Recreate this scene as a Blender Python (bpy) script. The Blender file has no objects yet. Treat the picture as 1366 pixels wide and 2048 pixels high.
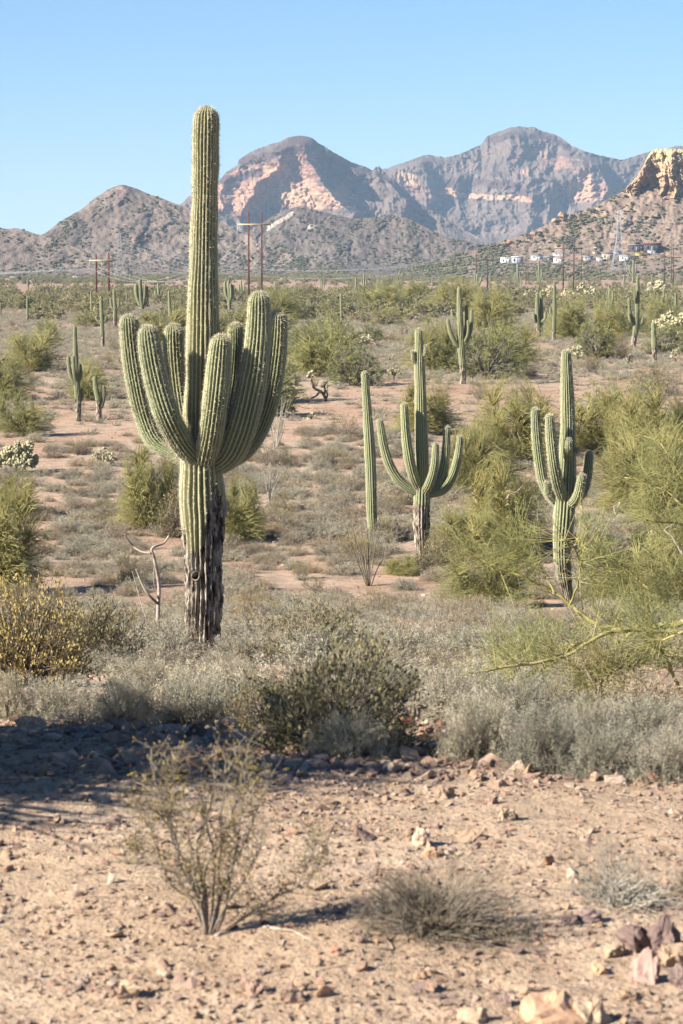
import bpy, bmesh, math, random
import numpy as np
from mathutils import Vector, Matrix, noise as mnoise

# ------------------------------------------------------------------ camera, world, sun
rng = np.random.default_rng(7)
random.seed(7)
F = 4835.0                    # focal length in photo pixels (1366 x 2048)
CZ = 1.7
PITCH = math.atan(464.0 / F)
scn = bpy.context.scene
COL = scn.collection
cam = bpy.data.cameras.new("camera")
cam_o = bpy.data.objects.new("camera", cam); COL.objects.link(cam_o)
cam_o.location = (0, 0, CZ)
cam_o.rotation_euler = (math.pi / 2 - PITCH, 0, 0)
cam.sensor_fit = 'VERTICAL'; cam.sensor_height = 36.0
cam.lens = F / 2048.0 * 36.0
cam.clip_start = 0.1; cam.clip_end = 60000
cam.dof.use_dof = True; cam.dof.focus_distance = 36.0; cam.dof.aperture_fstop = 10.0
scn.camera = cam_o

SUN_EL = math.radians(31.0)
SUN_AZ = (-0.906, -0.423)     # horizontal direction towards the sun
w = bpy.data.worlds.new("World"); scn.world = w; w.use_nodes = True
nt = w.node_tree
for n in list(nt.nodes): nt.nodes.remove(n)
sky = nt.nodes.new("ShaderNodeTexSky"); sky.sky_type = 'NISHITA'; sky.sun_disc = False
sky.sun_elevation = SUN_EL; sky.sun_rotation = math.atan2(SUN_AZ[0], SUN_AZ[1])
sky.altitude = 500; sky.air_density = 1.08; sky.dust_density = 0.0; sky.ozone_density = 9.0
bg = nt.nodes.new("ShaderNodeBackground"); bg.inputs[1].default_value = 0.051
wo = nt.nodes.new("ShaderNodeOutputWorld")
nt.links.new(sky.outputs[0], bg.inputs[0]); nt.links.new(bg.outputs[0], wo.inputs[0])
sun = bpy.data.lights.new("sun", 'SUN'); sun.energy = 5.0; sun.angle = math.radians(0.53); sun.color = (1.0, 0.93, 0.82)
sun_o = bpy.data.objects.new("sun", sun); COL.objects.link(sun_o)
sd = Vector((SUN_AZ[0] * math.cos(SUN_EL), SUN_AZ[1] * math.cos(SUN_EL), math.sin(SUN_EL)))
sun_o.rotation_euler = sd.to_track_quat('Z', 'Y').to_euler(); sun_o.location = (0, 0, 50)
vs = scn.view_settings
vs.view_transform = 'Standard'; vs.look = 'None'; vs.exposure = 1.56; vs.gamma = 1.0; vs.use_curve_mapping = False
scn.cycles.volume_bounces = 0
scn.cycles.max_bounces = 4
scn.cycles.diffuse_bounces = 2
HAZE_DENSITY = 5.6e-5

# ------------------------------------------------------------------ projection helpers
cp, sp = math.cos(PITCH), math.sin(PITCH)
def raydir(px, py):
    xc = (np.asarray(px, float) - 683.0) / F; yc = -(np.asarray(py, float) - 1024.0) / F
    return xc, cp + yc * sp, -sp + yc * cp
def P(px, py, Y):             # the point at world depth Y seen at photo pixel (px, py)
    dx, dy, dz = raydir(px, py)
    k = np.asarray(Y, float) / dy
    return np.stack(np.broadcast_arrays(dx * k, dy * k, dz * k + CZ), -1)
def proj(p):
    p = np.asarray(p, float); x, y, z = p[..., 0], p[..., 1], p[..., 2] - CZ
    d = y * cp - z * sp; u = y * sp + z * cp
    return 683 + F * x / d, 1024 - F * u / d

# ------------------------------------------------------------------ numpy noise
_perm = np.random.RandomState(3).permutation(1024)
_val = np.random.RandomState(4).rand(1024)
def vnoise(x, y):
    x = np.asarray(x, float); y = np.asarray(y, float)
    xi = np.floor(x).astype(np.int64); yi = np.floor(y).astype(np.int64)
    fx = x - xi; fy = y - yi
    fx = fx * fx * fx * (fx * (fx * 6 - 15) + 10); fy = fy * fy * fy * (fy * (fy * 6 - 15) + 10)
    def h(a, b): return _val[_perm[(_perm[a & 1023] + b) & 1023]]
    return ((h(xi, yi) * (1 - fx) + h(xi + 1, yi) * fx) * (1 - fy) + (h(xi, yi + 1) * (1 - fx) + h(xi + 1, yi + 1) * fx) * fy) * 2 - 1
def fbm(x, y, o=4, g=0.5):
    s = 0; a = 1; t = 0
    for i in range(o):
        s = s + a * vnoise(x * 2 ** i + 17.3 * i, y * 2 ** i - 9.1 * i); t += a; a *= g
    return s / t
def ridged(x, y, o=4, g=0.5):
    s = 0; a = 1; t = 0
    for i in range(o):
        s = s + a * (1 - np.abs(vnoise(x * 2 ** i + 31.7 * i, y * 2 ** i + 5.9 * i))); t += a; a *= g
    return s / t
def sst(a, b, x):
    t = np.clip((np.asarray(x, float) - a) / (b - a), 0, 1); return t * t * (3 - 2 * t)

# ------------------------------------------------------------------ the ground profile: (distance, photo row)
PROF = [(5.5, 2048), (6.2, 1880), (7.4, 1665), (8.6, 1540), (10, 1482), (12, 1450), (16, 1402), (20, 1370), (26, 1335), (33, 1303), (45, 1262), (60, 1215),
        (66, 1170), (75, 1112), (90, 1016), (110, 905), (128, 845), (152, 770), (200, 706), (260, 672), (330, 650), (450, 626), (600, 605), (1000, 578), (1500, 561), (2500, 551), (5000, 546), (30000, 546)]
_pd = np.array([a for a, b in PROF], float)
_pz = np.array([P(683, b, a)[2] for a, b in PROF])
_ld = np.linspace(math.log(5.5), math.log(30000), 1600)
_lz = np.interp(_ld, np.log(_pd), _pz)
_k = np.hanning(25); _k /= _k.sum()
_lz2 = np.convolve(np.pad(_lz, 12, mode='edge'), _k, 'valid')
def G(x, y):
    x = np.asarray(x, float); y = np.asarray(y, float)
    yy = np.maximum(y, 5.5)
    z = np.interp(np.log(yy), _ld, _lz2)
    z = z + np.where(y < 5.5, 0.0, 0)
    amp = np.clip(0.018 * (yy / 6) ** 0.75, 0.015, 1.0)
    z = z + amp * fbm(x / (0.5 * yy ** 0.55), y / (0.8 * yy ** 0.55), 4)
    z = z + 0.02 * fbm(x * 1.7, y * 1.7, 3) * sst(60, 15, y) + 0.010 * fbm(x * 6, y * 6, 3) * sst(20, 8, y)
    z = z + 0.07 * np.exp(-((y - 9.7) / 0.9) ** 2) * (0.6 + 0.8 * vnoise(x * 1.3, 7.7))
    return z
_my = np.geomspace(4.8, 6000, 4000)
def hit(px, py):
    p = P(px, py, _my); g = G(p[:, 0], p[:, 1]); i = np.argmax(p[:, 2] < g)
    if p[i, 2] >= g[i]: i = len(_my) - 1
    return p[i].copy()
def ground(x, y): return float(G(x, y))

# ------------------------------------------------------------------ mesh helpers
class MB:
    def __init__(s): s.v = []; s.q = []; s.t = []; s.qm = []; s.tm = []; s.n = 0; s.a = []; s.hasa = False
    def add(s, v, quads=None, tris=None, m=0, attr=None):
        v = np.asarray(v, np.float32).reshape(-1, 3)
        if quads is not None and len(quads):
            q = np.asarray(quads, np.int64) + s.n; s.q.append(q); s.qm.append(np.full(len(q), m))
        if tris is not None and len(tris):
            t = np.asarray(tris, np.int64) + s.n; s.t.append(t); s.tm.append(np.full(len(t), m))
        s.v.append(v); s.n += len(v)
        if attr is None: s.a.append(np.zeros(len(v), np.float32))
        else: s.a.append(np.asarray(attr, np.float32)); s.hasa = True
    def mesh(s, name, mats, smooth=False, attrs=None):
        v = np.concatenate(s.v) if s.v else np.zeros((0, 3), np.float32)
        q = np.concatenate(s.q) if s.q else np.zeros((0, 4), np.int64)
        t = np.concatenate(s.t) if s.t else np.zeros((0, 3), np.int64)
        me = bpy.data.meshes.new(name)
        me.vertices.add(len(v)); me.vertices.foreach_set('co', v.ravel())
        me.loops.add(len(q) * 4 + len(t) * 3); me.polygons.add(len(q) + len(t))
        me.loops.foreach_set('vertex_index', np.concatenate([q.ravel(), t.ravel()]).astype(np.int32))
        me.polygons.foreach_set('loop_start', np.concatenate([np.arange(len(q)) * 4, len(q) * 4 + np.arange(len(t)) * 3]).astype(np.int32))
        mi = np.concatenate([np.concatenate(s.qm) if s.qm else [], np.concatenate(s.tm) if s.tm else []]).astype(np.int32)
        me.polygons.foreach_set('material_index', mi)
        if smooth is True: me.polygons.foreach_set('use_smooth', np.ones(len(q) + len(t), bool))
        for m in (mats if isinstance(mats, (list, tuple)) else [mats]): me.materials.append(m)
        if s.hasa:
            a = me.attributes.new('mask', 'FLOAT', 'POINT'); a.data.foreach_set('value', np.concatenate(s.a))
        if attrs:
            for k, arr in attrs.items():
                a = me.attributes.new(k, 'FLOAT', 'POINT'); a.data.foreach_set('value', np.asarray(arr, np.float32).ravel())
        me.update(calc_edges=True); me.validate(verbose=False)
        return me
def link(name, data, parent=None, loc=None):
    o = bpy.data.objects.new(name, data); COL.objects.link(o)
    if parent is not None: o.parent = parent
    if loc is not None: o.location = loc
    return o
def tag(o, label=None, cat=None, group=None, kind=None):
    if label: o['label'] = label
    if cat: o['category'] = cat
    if group: o['group'] = group
    if kind: o['kind'] = kind
    return o
def empty(name, loc, rz=0.0):
    o = bpy.data.objects.new(name, None); COL.objects.link(o); o.location = loc; o.rotation_euler = (0, 0, rz); o.empty_display_size = 0.1
    return o
def copy_tree(o, parent=None):
    c = o.copy(); COL.objects.link(c); c.parent = parent
    for ch in list(o.children): copy_tree(ch, c)
    return c

def unit(v): return v / np.maximum(np.linalg.norm(v, axis=-1, keepdims=True), 1e-9)
def blades(mb, p0, p1, wd, m=0):          # thin triangles p0 -> p1
    p0 = np.asarray(p0, float); p1 = np.asarray(p1, float); n = len(p0)
    if n == 0: return
    d = unit(p1 - p0); s = unit(np.cross(d, rng.normal(size=(n, 3)))) * (np.asarray(wd).reshape(-1, 1) * 0.5)
    v = np.stack([p0 - s, p0 + s, p1], 1).reshape(-1, 3)
    mb.add(v, tris=np.arange(n * 3).reshape(-1, 3), m=m)
def leaves(mb, c, d, ln, wd, m=0):        # rhombic leaf faces
    n = len(c)
    if n == 0: return
    d = unit(d); s = unit(np.cross(d, rng.normal(size=(n, 3))))
    ln = np.asarray(ln).reshape(-1, 1); wd = np.asarray(wd).reshape(-1, 1)
    v = np.stack([c, c + d * ln * .5 + s * wd * .5, c + d * ln, c + d * ln * .5 - s * wd * .5], 1).reshape(-1, 3)
    mb.add(v, quads=np.arange(n * 4).reshape(-1, 4), m=m)
def prisms(mb, p0, p1, r0, r1, m=0):      # many 3-sided tapered sticks at once
    p0 = np.asarray(p0, float); p1 = np.asarray(p1, float); n = len(p0)
    if n == 0: return
    d = unit(p1 - p0); a = unit(np.cross(d, np.array([0.31, 0.87, 0.38]))); b = np.cross(d, a)
    r0 = np.broadcast_to(np.asarray(r0, float), (n,)).reshape(-1, 1); r1 = np.broadcast_to(np.asarray(r1, float), (n,)).reshape(-1, 1)
    vs_ = []
    for p, r in ((p0, r0), (p1, r1)):
        for k in range(3):
            t = k * 2.0944; vs_.append(p + r * (math.cos(t) * a + math.sin(t) * b))
    v = np.stack(vs_, 1).reshape(-1, 3); o = (np.arange(n) * 6).reshape(-1, 1)
    q = np.concatenate([o + np.array([[k, (k + 1) % 3, 3 + (k + 1) % 3, 3 + k]]) for k in range(3)])
    mb.add(v, quads=q, m=m)
def crom(pts, n):                          # Catmull-Rom resample of rows of numbers
    pts = np.asarray(pts, float)
    if len(pts) == 2:
        t = np.linspace(0, 1, n)[:, None]; return pts[0] * (1 - t) + pts[1] * t
    q = np.vstack([2 * pts[0] - pts[1], pts, 2 * pts[-1] - pts[-2]])
    seg = np.linalg.norm(np.diff(pts[:, :3], axis=0), axis=1); cum = np.concatenate([[0], np.cumsum(seg)])
    s = np.linspace(0, cum[-1], n); i = np.clip(np.searchsorted(cum, s, side='right') - 1, 0, len(pts) - 2)
    t = ((s - cum[i]) / np.maximum(seg[i], 1e-9))[:, None]
    a, b, c, d = q[i], q[i + 1], q[i + 2], q[i + 3]
    return 0.5 * (2 * b + (c - a) * t + (2 * a - 5 * b + 4 * c - d) * t ** 2 + (3 * b - a - 3 * c + d) * t ** 3)
def frames(c):
    T = unit(np.gradient(c, axis=0)); A = np.zeros_like(c)
    ref = np.array([1.0, 0, 0]); 
    a = ref - T[0] * ref.dot(T[0]); a /= np.linalg.norm(a); A[0] = a
    for i in range(1, len(c)):
        a = A[i - 1] - T[i] * A[i - 1].dot(T[i]); A[i] = a / np.linalg.norm(a)
    return T, A, np.cross(T, A)
def tube(mb, pts, rad, sides=6, n=None, m=0, cap=True):
    pts = np.asarray(pts, float); rad = np.broadcast_to(np.asarray(rad, float), (len(pts),))
    pr = crom(np.column_stack([pts, rad]), n) if n else np.column_stack([pts, rad])
    c = pr[:, :3]; r = pr[:, 3]; T, A, B = frames(c); th = np.arange(sides) * 2 * math.pi / sides
    v = c[:, None] + r[:, None, None] * (np.cos(th)[None, :, None] * A[:, None] + np.sin(th)[None, :, None] * B[:, None])
    k = len(c); i = np.arange(k - 1)[:, None] * sides; j = np.arange(sides)[None]; j2 = (j + 1) % sides
    q = np.stack([i + j, i + j2, i + sides + j2, i + sides + j], -1).reshape(-1, 4)
    v = v.reshape(-1, 3); tr = None
    if cap:
        v = np.vstack([v, c[:1], c[-1:]]); b = k * sides
        tr = [(b, (x + 1) % sides, x) for x in range(sides)] + [(b + 1, b - sides + x, b - sides + (x + 1) % sides) for x in range(sides)]
    mb.add(v, quads=q, tris=tr, m=m)
def box(mb, lo, hi, m=0):
    x0, y0, z0 = lo; x1, y1, z1 = hi
    v = [(x0, y0, z0), (x1, y0, z0), (x1, y1, z0), (x0, y1, z0), (x0, y0, z1), (x1, y0, z1), (x1, y1, z1), (x0, y1, z1)]
    mb.add(v, quads=[(0, 3, 2, 1), (4, 5, 6, 7), (0, 1, 5, 4), (1, 2, 6, 5), (2, 3, 7, 6), (3, 0, 4, 7)], m=m)

# ------------------------------------------------------------------ materials
def nodes(name):
    m = bpy.data.materials.new(name); m.use_nodes = True; t = m.node_tree
    b = t.nodes['Principled BSDF']; b.inputs['Specular IOR Level'].default_value = 0.15
    return m, t, b
def N(t, typ, **kw):
    n = t.nodes.new(typ)
    for k, v in kw.items():
        if k.startswith('i_'): n.inputs[int(k[2:])].default_value = v
        else: setattr(n, k, v)
    return n
def ramp(t, fac, stops):
    r = t.nodes.new('ShaderNodeValToRGB'); e = r.color_ramp.elements
    while len(e) > 1: e.remove(e[-1])
    e[0].position = stops[0][0]; e[0].color = (*stops[0][1], 1)
    for p, c in stops[1:]:
        k = e.new(p); k.color = (*c, 1)
    t.links.new(fac, r.inputs[0]); return r.outputs[0]
def mixc(t, fac, a, b, mode='MIX'):
    m = t.nodes.new('ShaderNodeMix'); m.data_type = 'RGBA'; m.blend_type = mode
    for s, v in ((m.inputs[0], fac), (m.inputs[6], a), (m.inputs[7], b)):
        if hasattr(v, 'links'): t.links.new(v, s)
        else: s.default_value = v if not isinstance(v, tuple) or len(v) == 4 else (*v, 1)
    return m.outputs[2]
def math_(t, op, a, b=0.0, clamp=False):
    m = t.nodes.new('ShaderNodeMath'); m.operation = op; m.use_clamp = clamp
    for s, v in ((m.inputs[0], a), (m.inputs[1], b)):
        if hasattr(v, 'links'): t.links.new(v, s)
        else: s.default_value = v
    return m.outputs[0]
def noise_n(t, vec, scale, detail=4, rough=0.55):
    n = t.nodes.new('ShaderNodeTexNoise'); n.inputs['Scale'].default_value = scale; n.inputs['Detail'].default_value = detail; n.inputs['Roughness'].default_value = rough
    t.links.new(vec, n.inputs['Vector']); return n.outputs['Fac']
def pos(t): return t.nodes.new('ShaderNodeNewGeometry').outputs['Position']
def attr(t, name): return N(t, 'ShaderNodeAttribute', attribute_name=name).outputs['Fac']
def bump(t, b, h, strength, dist):
    n = t.nodes.new('ShaderNodeBump'); n.inputs['Strength'].default_value = strength; n.inputs['Distance'].default_value = dist
    t.links.new(h, n.inputs['Height']); t.links.new(n.outputs[0], b.inputs['Normal'])
def mat(name, cols, scale=8.0, rough=0.9, rand=0.35, bmp=0.0, bd=0.01, transl=0.0, world=False):
    """procedural colour: noise over the object, and a tint that varies from thing to thing"""
    m, t, b = nodes(name); cols = [tuple(.8 * x for x in c) for c in cols]
    vec = pos(t) if world else t.nodes.new('ShaderNodeTexCoord').outputs['Object']
    f = noise_n(t, vec, scale)
    k = len(cols); c = ramp(t, f, [(0.28 + 0.44 * i / max(k - 1, 1), cols[i]) for i in range(k)])
    if rand:
        r = t.nodes.new('ShaderNodeObjectInfo').outputs['Random']
        c = mixc(t, 1.0, c, ramp(t, r, [(0, (1 - rand, 1 - rand * .9, 1 - rand * .9)), (0.5, (1, 1, 1)), (1, (1 + rand * .5, 1 + rand * .35, 1 + rand * .1))]), 'MULTIPLY')
    t.links.new(c, b.inputs['Base Color']); b.inputs['Roughness'].default_value = rough
    if bmp: bump(t, b, noise_n(t, vec, scale * 4, 5), bmp, bd)
    if transl:
        tr = t.nodes.new('ShaderNodeBsdfTranslucent'); t.links.new(c, tr.inputs[0])
        ms = t.nodes.new('ShaderNodeMixShader'); ms.inputs[0].default_value = transl
        o = [n for n in t.nodes if n.type == 'OUTPUT_MATERIAL'][0]
        t.links.new(b.outputs[0], ms.inputs[1]); t.links.new(tr.outputs[0], ms.inputs[2]); t.links.new(ms.outputs[0], o.inputs[0])
    return m
M = {}
M['verde'] = mat('palo_verde_twigs', [(.20, .21, .08), (.315, .325, .13), (.44, .43, .22)], 1.2, rand=.35, transl=.25)
M['verde_far'] = mat('distant_palo_verde', [(.24, .235, .11), (.35, .33, .165), (.44, .41, .24)], 0.6, rand=.35, transl=.2)
M['verde_bark'] = mat('palo_verde_bark', [(.20, .19, .07), (.36, .32, .12), (.44, .38, .20)], 9, rand=.15)
M['greybark'] = mat('grey_bark', [(.13, .11, .085), (.24, .20, .16), (.36, .32, .27)], 14, rand=.2)
M['deadwood'] = mat('dead_wood', [(.20, .15, .11), (.38, .31, .25), (.52, .46, .40)], 12, rand=.15)
M['burs'] = mat('bursage_leaf', [(.31, .285, .20), (.45, .415, .31), (.58, .53, .42)], 5, rand=.3, transl=.2)
M['burs_dry'] = mat('dry_shrub_twigs', [(.26, .205, .135), (.38, .31, .22), (.50, .42, .31)], 5, rand=.3, transl=.15)
M['burstwig'] = mat('bursage_twig', [(.09, .07, .05), (.20, .165, .125), (.38, .33, .27)], 9, rand=.2)
M['creo'] = mat('creosote_leaf', [(.17, .15, .05), (.28, .225, .075), (.36, .28, .10)], 4, rand=.3, transl=.2)
M['joj'] = mat('jojoba_leaf', [(.10, .10, .05), (.24, .21, .105), (.50, .39, .20)], 14, rand=.2, transl=.15)
M['jojy'] = mat('jojoba_yellow_leaf', [(.22, .165, .06), (.46, .35, .13), (.62, .49, .23)], 12, rand=.1, transl=.2)
M['cholla'] = mat('cholla_joint', [(.30, .27, .15), (.46, .42, .255), (.58, .54, .36)], 14, rand=.15)
M['cholla_dk'] = mat('cholla_stem', [(.07, .055, .04), (.15, .12, .09), (.25, .20, .15)], 14, rand=.2)
M['straw'] = mat('saguaro_spine', [(.50, .44, .31), (.66, .59, .44), (.78, .72, .58)], 20, rand=0)
M['spine_far'] = mat('saguaro_spine_brown', [(.34, .30, .21), (.48, .43, .31), (.58, .52, .40)], 20, rand=0)
M['ocot'] = mat('ocotillo_cane', [(.11, .095, .065), (.20, .175, .12), (.32, .28, .21)], 14, rand=.2)
M['ocot_pale'] = mat('ocotillo_cane_pale', [(.28, .25, .20), (.40, .37, .31), (.50, .47, .40)], 14, rand=.1)
M['pole'] = mat('treated_pole', [(.09, .035, .028), (.13, .05, .04), (.17, .075, .055)], 1.5, rand=0)
M['pole_dk'] = mat('weathered_pole', [(.07, .045, .035), (.11, .075, .06), (.15, .11, .085)], 1.5, rand=.2)
M['arm'] = mat('crossarm_timber', [(.42, .33, .20), (.52, .42, .27), (.60, .50, .34)], 1.5, rand=0)
M['steel'] = mat('galvanised_steel', [(.30, .32, .35), (.36, .38, .41), (.42, .44, .47)], 1.0, rough=.5, rand=0)
M['wire'] = mat('aluminium_wire', [(.45, .46, .47), (.55, .56, .57), (.6, .61, .62)], 1.0, rough=.5, rand=0)
M['hole'] = mat('painted_hole_shade', [(.012, .009, .007), (.02, .015, .012), (.03, .022, .018)], 9, rand=0)  # near-black colour stands for the shade inside the nest hole
M['wallw'] = mat('white_render', [(.70, .69, .66), (.78, .77, .74), (.82, .81, .79)], .6, rand=0)
M['walltan'] = mat('tan_render', [(.42, .34, .25), (.50, .41, .31), (.55, .46, .36)], .6, rand=0)
M['wallgrey'] = mat('grey_render', [(.30, .30, .31), (.38, .38, .39), (.44, .44, .45)], .6, rand=0)
M['walldark'] = mat('dark_cladding', [(.05, .045, .05), (.07, .065, .07), (.10, .09, .095)], .6, rand=0)
M['roofg'] = mat('grey_roof', [(.20, .20, .21), (.27, .27, .28), (.33, .33, .33)], .8, rand=0)
M['roofr'] = mat('maroon_roof', [(.22, .05, .05), (.28, .07, .07), (.32, .09, .08)], .8, rand=0)
M['glass'] = mat('window_glass', [(.03, .04, .05), (.05, .06, .07), (.06, .07, .08)], 1, rough=.15, rand=0)
M['yellow'] = mat('yellow_paint', [(.60, .45, .06), (.70, .52, .08), (.74, .56, .1)], 1, rand=0)
M['bluep'] = mat('blue_tarp', [(.15, .35, .55), (.2, .42, .62), (.25, .5, .7)], 1, rand=0)
M['orange'] = mat('orange_tarp', [(.60, .22, .05), (.70, .28, .07), (.74, .33, .1)], 1, rand=0)

def rockmat(name, cols, world_scale=10):
    m, t, b = nodes(name)
    vec = t.nodes.new('ShaderNodeTexCoord').outputs['Object']
    r = t.nodes.new('ShaderNodeObjectInfo').outputs['Random']
    off = t.nodes.new('ShaderNodeVectorMath'); off.operation = 'ADD'
    cmb = t.nodes.new('ShaderNodeCombineXYZ')
    for i in range(3): t.links.new(math_(t, 'MULTIPLY', r, 37.0 + 11 * i), cmb.inputs[i])
    t.links.new(vec, off.inputs[0]); t.links.new(cmb.outputs[0], off.inputs[1])
    v = off.outputs[0]
    base = ramp(t, r, [(i / max(len(cols) - 1, 1), c) for i, c in enumerate(cols)])
    f = noise_n(t, v, 1.6, 6, .6)
    c = mixc(t, 1.0, base, ramp(t, f, [(.3, (.62, .58, .56)), (.5, (1, 1, 1)), (.72, (1.25, 1.2, 1.12))]), 'MULTIPLY')
    t.links.new(c, b.inputs['Base Color']); b.inputs['Roughness'].default_value = .92
    bump(t, b, noise_n(t, v, 9, 6, .65), .5, .03)
    return m
ROCKC = [(.25, .16, .115), (.35, .25, .175), (.19, .135, .115), (.38, .28, .20), (.28, .18, .14), (.42, .33, .25), (.22, .16, .145), (.36, .22, .14), (.39, .32, .24)]
M['rock'] = rockmat('desert_rock', ROCKC)
M['rock_pale'] = rockmat('buff_rock', [(.31, .22, .145), (.35, .26, .18), (.29, .20, .135)])
M['rock_pink'] = rockmat('pink_rock', [(.34, .22, .18), (.30, .19, .16)])
M['rock_dark'] = rockmat('dark_rock', [(.17, .12, .105), (.22, .16, .14)])
M['rock_red'] = rockmat('red_rock', [(.30, .15, .10), (.27, .135, .095)])
M['rock_orange'] = rockmat('orange_rock', [(.40, .25, .155), (.37, .23, .15)])

def ground_mat():
    m, t, b = nodes('desert_soil')
    p = pos(t); sep = t.nodes.new('ShaderNodeSeparateXYZ'); t.links.new(p, sep.inputs[0])
    n1 = noise_n(t, p, .9, 6, .6); n2 = noise_n(t, p, 14, 5, .7); n3 = noise_n(t, p, .12, 4, .5); n4 = noise_n(t, p, 70, 3, .6)
    near = ramp(t, n1, [(.3, (.305, .218, .145)), (.5, (.36, .263, .18)), (.7, (.41, .315, .23))])
    mid = ramp(t, n3, [(.3, (.30, .195, .135)), (.5, (.345, .24, .172)), (.68, (.34, .27, .205))])
    far = ramp(t, noise_n(t, p, .03, 5, .6), [(.3, (.27, .175, .12)), (.55, (.32, .22, .165)), (.75, (.24, .195, .13))])
    d = t.nodes.new('ShaderNodeMapRange'); d.inputs[1].default_value = 10; d.inputs[2].default_value = 50; t.links.new(sep.outputs[1], d.inputs[0])
    d2 = t.nodes.new('ShaderNodeMapRange'); d2.inputs[1].default_value = 150; d2.inputs[2].default_value = 500; t.links.new(sep.outputs[1], d2.inputs[0])
    c = mixc(t, d.outputs[0], near, mid); c = mixc(t, d2.outputs[0], c, far)
    c = mixc(t, 1.0, c, ramp(t, n2, [(.3, (.68, .64, .6)), (.5, (1, 1, 1)), (.72, (1.2, 1.18, 1.14))]), 'MULTIPLY')
    c = mixc(t, 1.0, c, ramp(t, n4, [(.3, (.78, .76, .74)), (.5, (1, 1, 1)), (.7, (1.1, 1.1, 1.08))]), 'MULTIPLY')
    n5 = noise_n(t, p, 3.5, 6, .75); n6 = noise_n(t, p, .7, 6, .7)
    c = mixc(t, d.outputs[0], c, mixc(t, 1.0, c, ramp(t, n5, [(.34, (.55, .52, .5)), (.47, (1, 1, 1)), (.66, (1.22, 1.2, 1.16))]), 'MULTIPLY'))
    c = mixc(t, d.outputs[0], c, mixc(t, 1.0, c, ramp(t, n6, [(.34, (.66, .66, .64)), (.5, (1, 1, 1)), (.7, (1.12, 1.1, 1.08))]), 'MULTIPLY'))
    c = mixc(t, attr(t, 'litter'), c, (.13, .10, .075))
    t.links.new(c, b.inputs['Base Color']); b.inputs['Roughness'].default_value = 1
    h = math_(t, 'ADD', math_(t, 'MULTIPLY', n2, .6), math_(t, 'MULTIPLY', n4, .3))
    bump(t, b, h, .9, .03)
    return m
M['ground'] = ground_mat()

def sag_mat(name, greens, crest, bark):
    m, t, b = nodes(name)
    v = t.nodes.new('ShaderNodeTexCoord').outputs['Object']; oi = t.nodes.new('ShaderNodeObjectInfo').outputs['Random']
    a = attr(t, 'crest'); k = attr(t, 'bark')
    g = ramp(t, noise_n(t, v, 1.3, 5, .6), [(.3, greens[0]), (.7, greens[1])])
    n = noise_n(t, v, 30, 3, .6)
    c = mixc(t, math_(t, 'MULTIPLY', math_(t, 'POWER', a, 2.2), math_(t, 'ADD', .35, n), True), g, crest)
    mp = t.nodes.new('ShaderNodeMapping'); mp.inputs['Scale'].default_value = (1, 1, .28); t.links.new(v, mp.inputs[0])
    bk = ramp(t, noise_n(t, mp.outputs[0], 15, 9, .68), [(.41, bark[0]), (.48, bark[1]), (.58, bark[2]), (.68, bark[3])])
    kk = math_(t, 'ADD', k, math_(t, 'MULTIPLY', math_(t, 'SUBTRACT', noise_n(t, v, 7, 6, .7), .5), .9))
    kf = ramp(t, kk, [(.42, (0, 0, 0)), (.52, (1, 1, 1))])
    c = mixc(t, kf, c, bk)
    c = mixc(t, 1.0, c, ramp(t, oi, [(0, (.86, .88, .86)), (1, (1.08, 1.05, 1.0))]), 'MULTIPLY')
    t.links.new(c, b.inputs['Base Color']); b.inputs['Roughness'].default_value = .75
    bump(t, b, math_(t, 'ADD', noise_n(t, v, 45, 4, .7), math_(t, 'MULTIPLY', math_(t, 'MULTIPLY', noise_n(t, v, 14, 5, .7), kf), 4.0)), .5, .012)
    return m
BARK = [(.02, .015, .012), (.15, .12, .095), (.36, .31, .255), (.52, .47, .40)]  # near-black tone serves scars and also painted shadow on the trunk
M['sag'] = sag_mat('saguaro_skin', [(.115, .145, .062), (.16, .185, .088)], (.47, .435, .30), BARK)
M['sag_y'] = sag_mat('saguaro_trunk_skin', [(.15, .155, .07), (.24, .225, .105)], (.50, .455, .33), BARK)
M['sag_far'] = sag_mat('distant_saguaro_skin', [(.095, .11, .055), (.135, .15, .075)], (.36, .35, .235), BARK)

# ------------------------------------------------------------------ ground sheet
def build_ground():
    ys = np.concatenate([np.linspace(-40, 4.6, 12), np.geomspace(4.8, 30, 420), np.geomspace(30.4, 2500, 330), np.geomspace(2600, 30000, 24)])
    u = np.linspace(-1, 1, 361); u = 0.35 * u + 0.65 * u ** 3
    hw = 7 + 0.75 * np.maximum(ys, 0)
    X = u[None] * hw[:, None]; Y = np.broadcast_to(ys[:, None], X.shape)
    Z = G(X, Y)
    nr, nc = X.shape
    i = np.arange(nr - 1)[:, None] * nc + np.arange(nc - 1)[None]
    q = np.stack([i, i + 1, i + nc + 1, i + nc], -1).reshape(-1, 4)
    mb = MB(); mb.add(np.stack([X, Y, Z], -1), quads=q)
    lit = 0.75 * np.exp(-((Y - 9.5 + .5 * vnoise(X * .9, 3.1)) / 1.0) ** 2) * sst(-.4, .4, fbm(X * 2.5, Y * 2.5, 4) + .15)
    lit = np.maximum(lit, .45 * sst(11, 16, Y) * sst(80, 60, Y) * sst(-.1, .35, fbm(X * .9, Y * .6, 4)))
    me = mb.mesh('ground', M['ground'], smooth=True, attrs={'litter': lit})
    return tag(link('ground', me), kind='structure')
build_ground()

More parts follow.
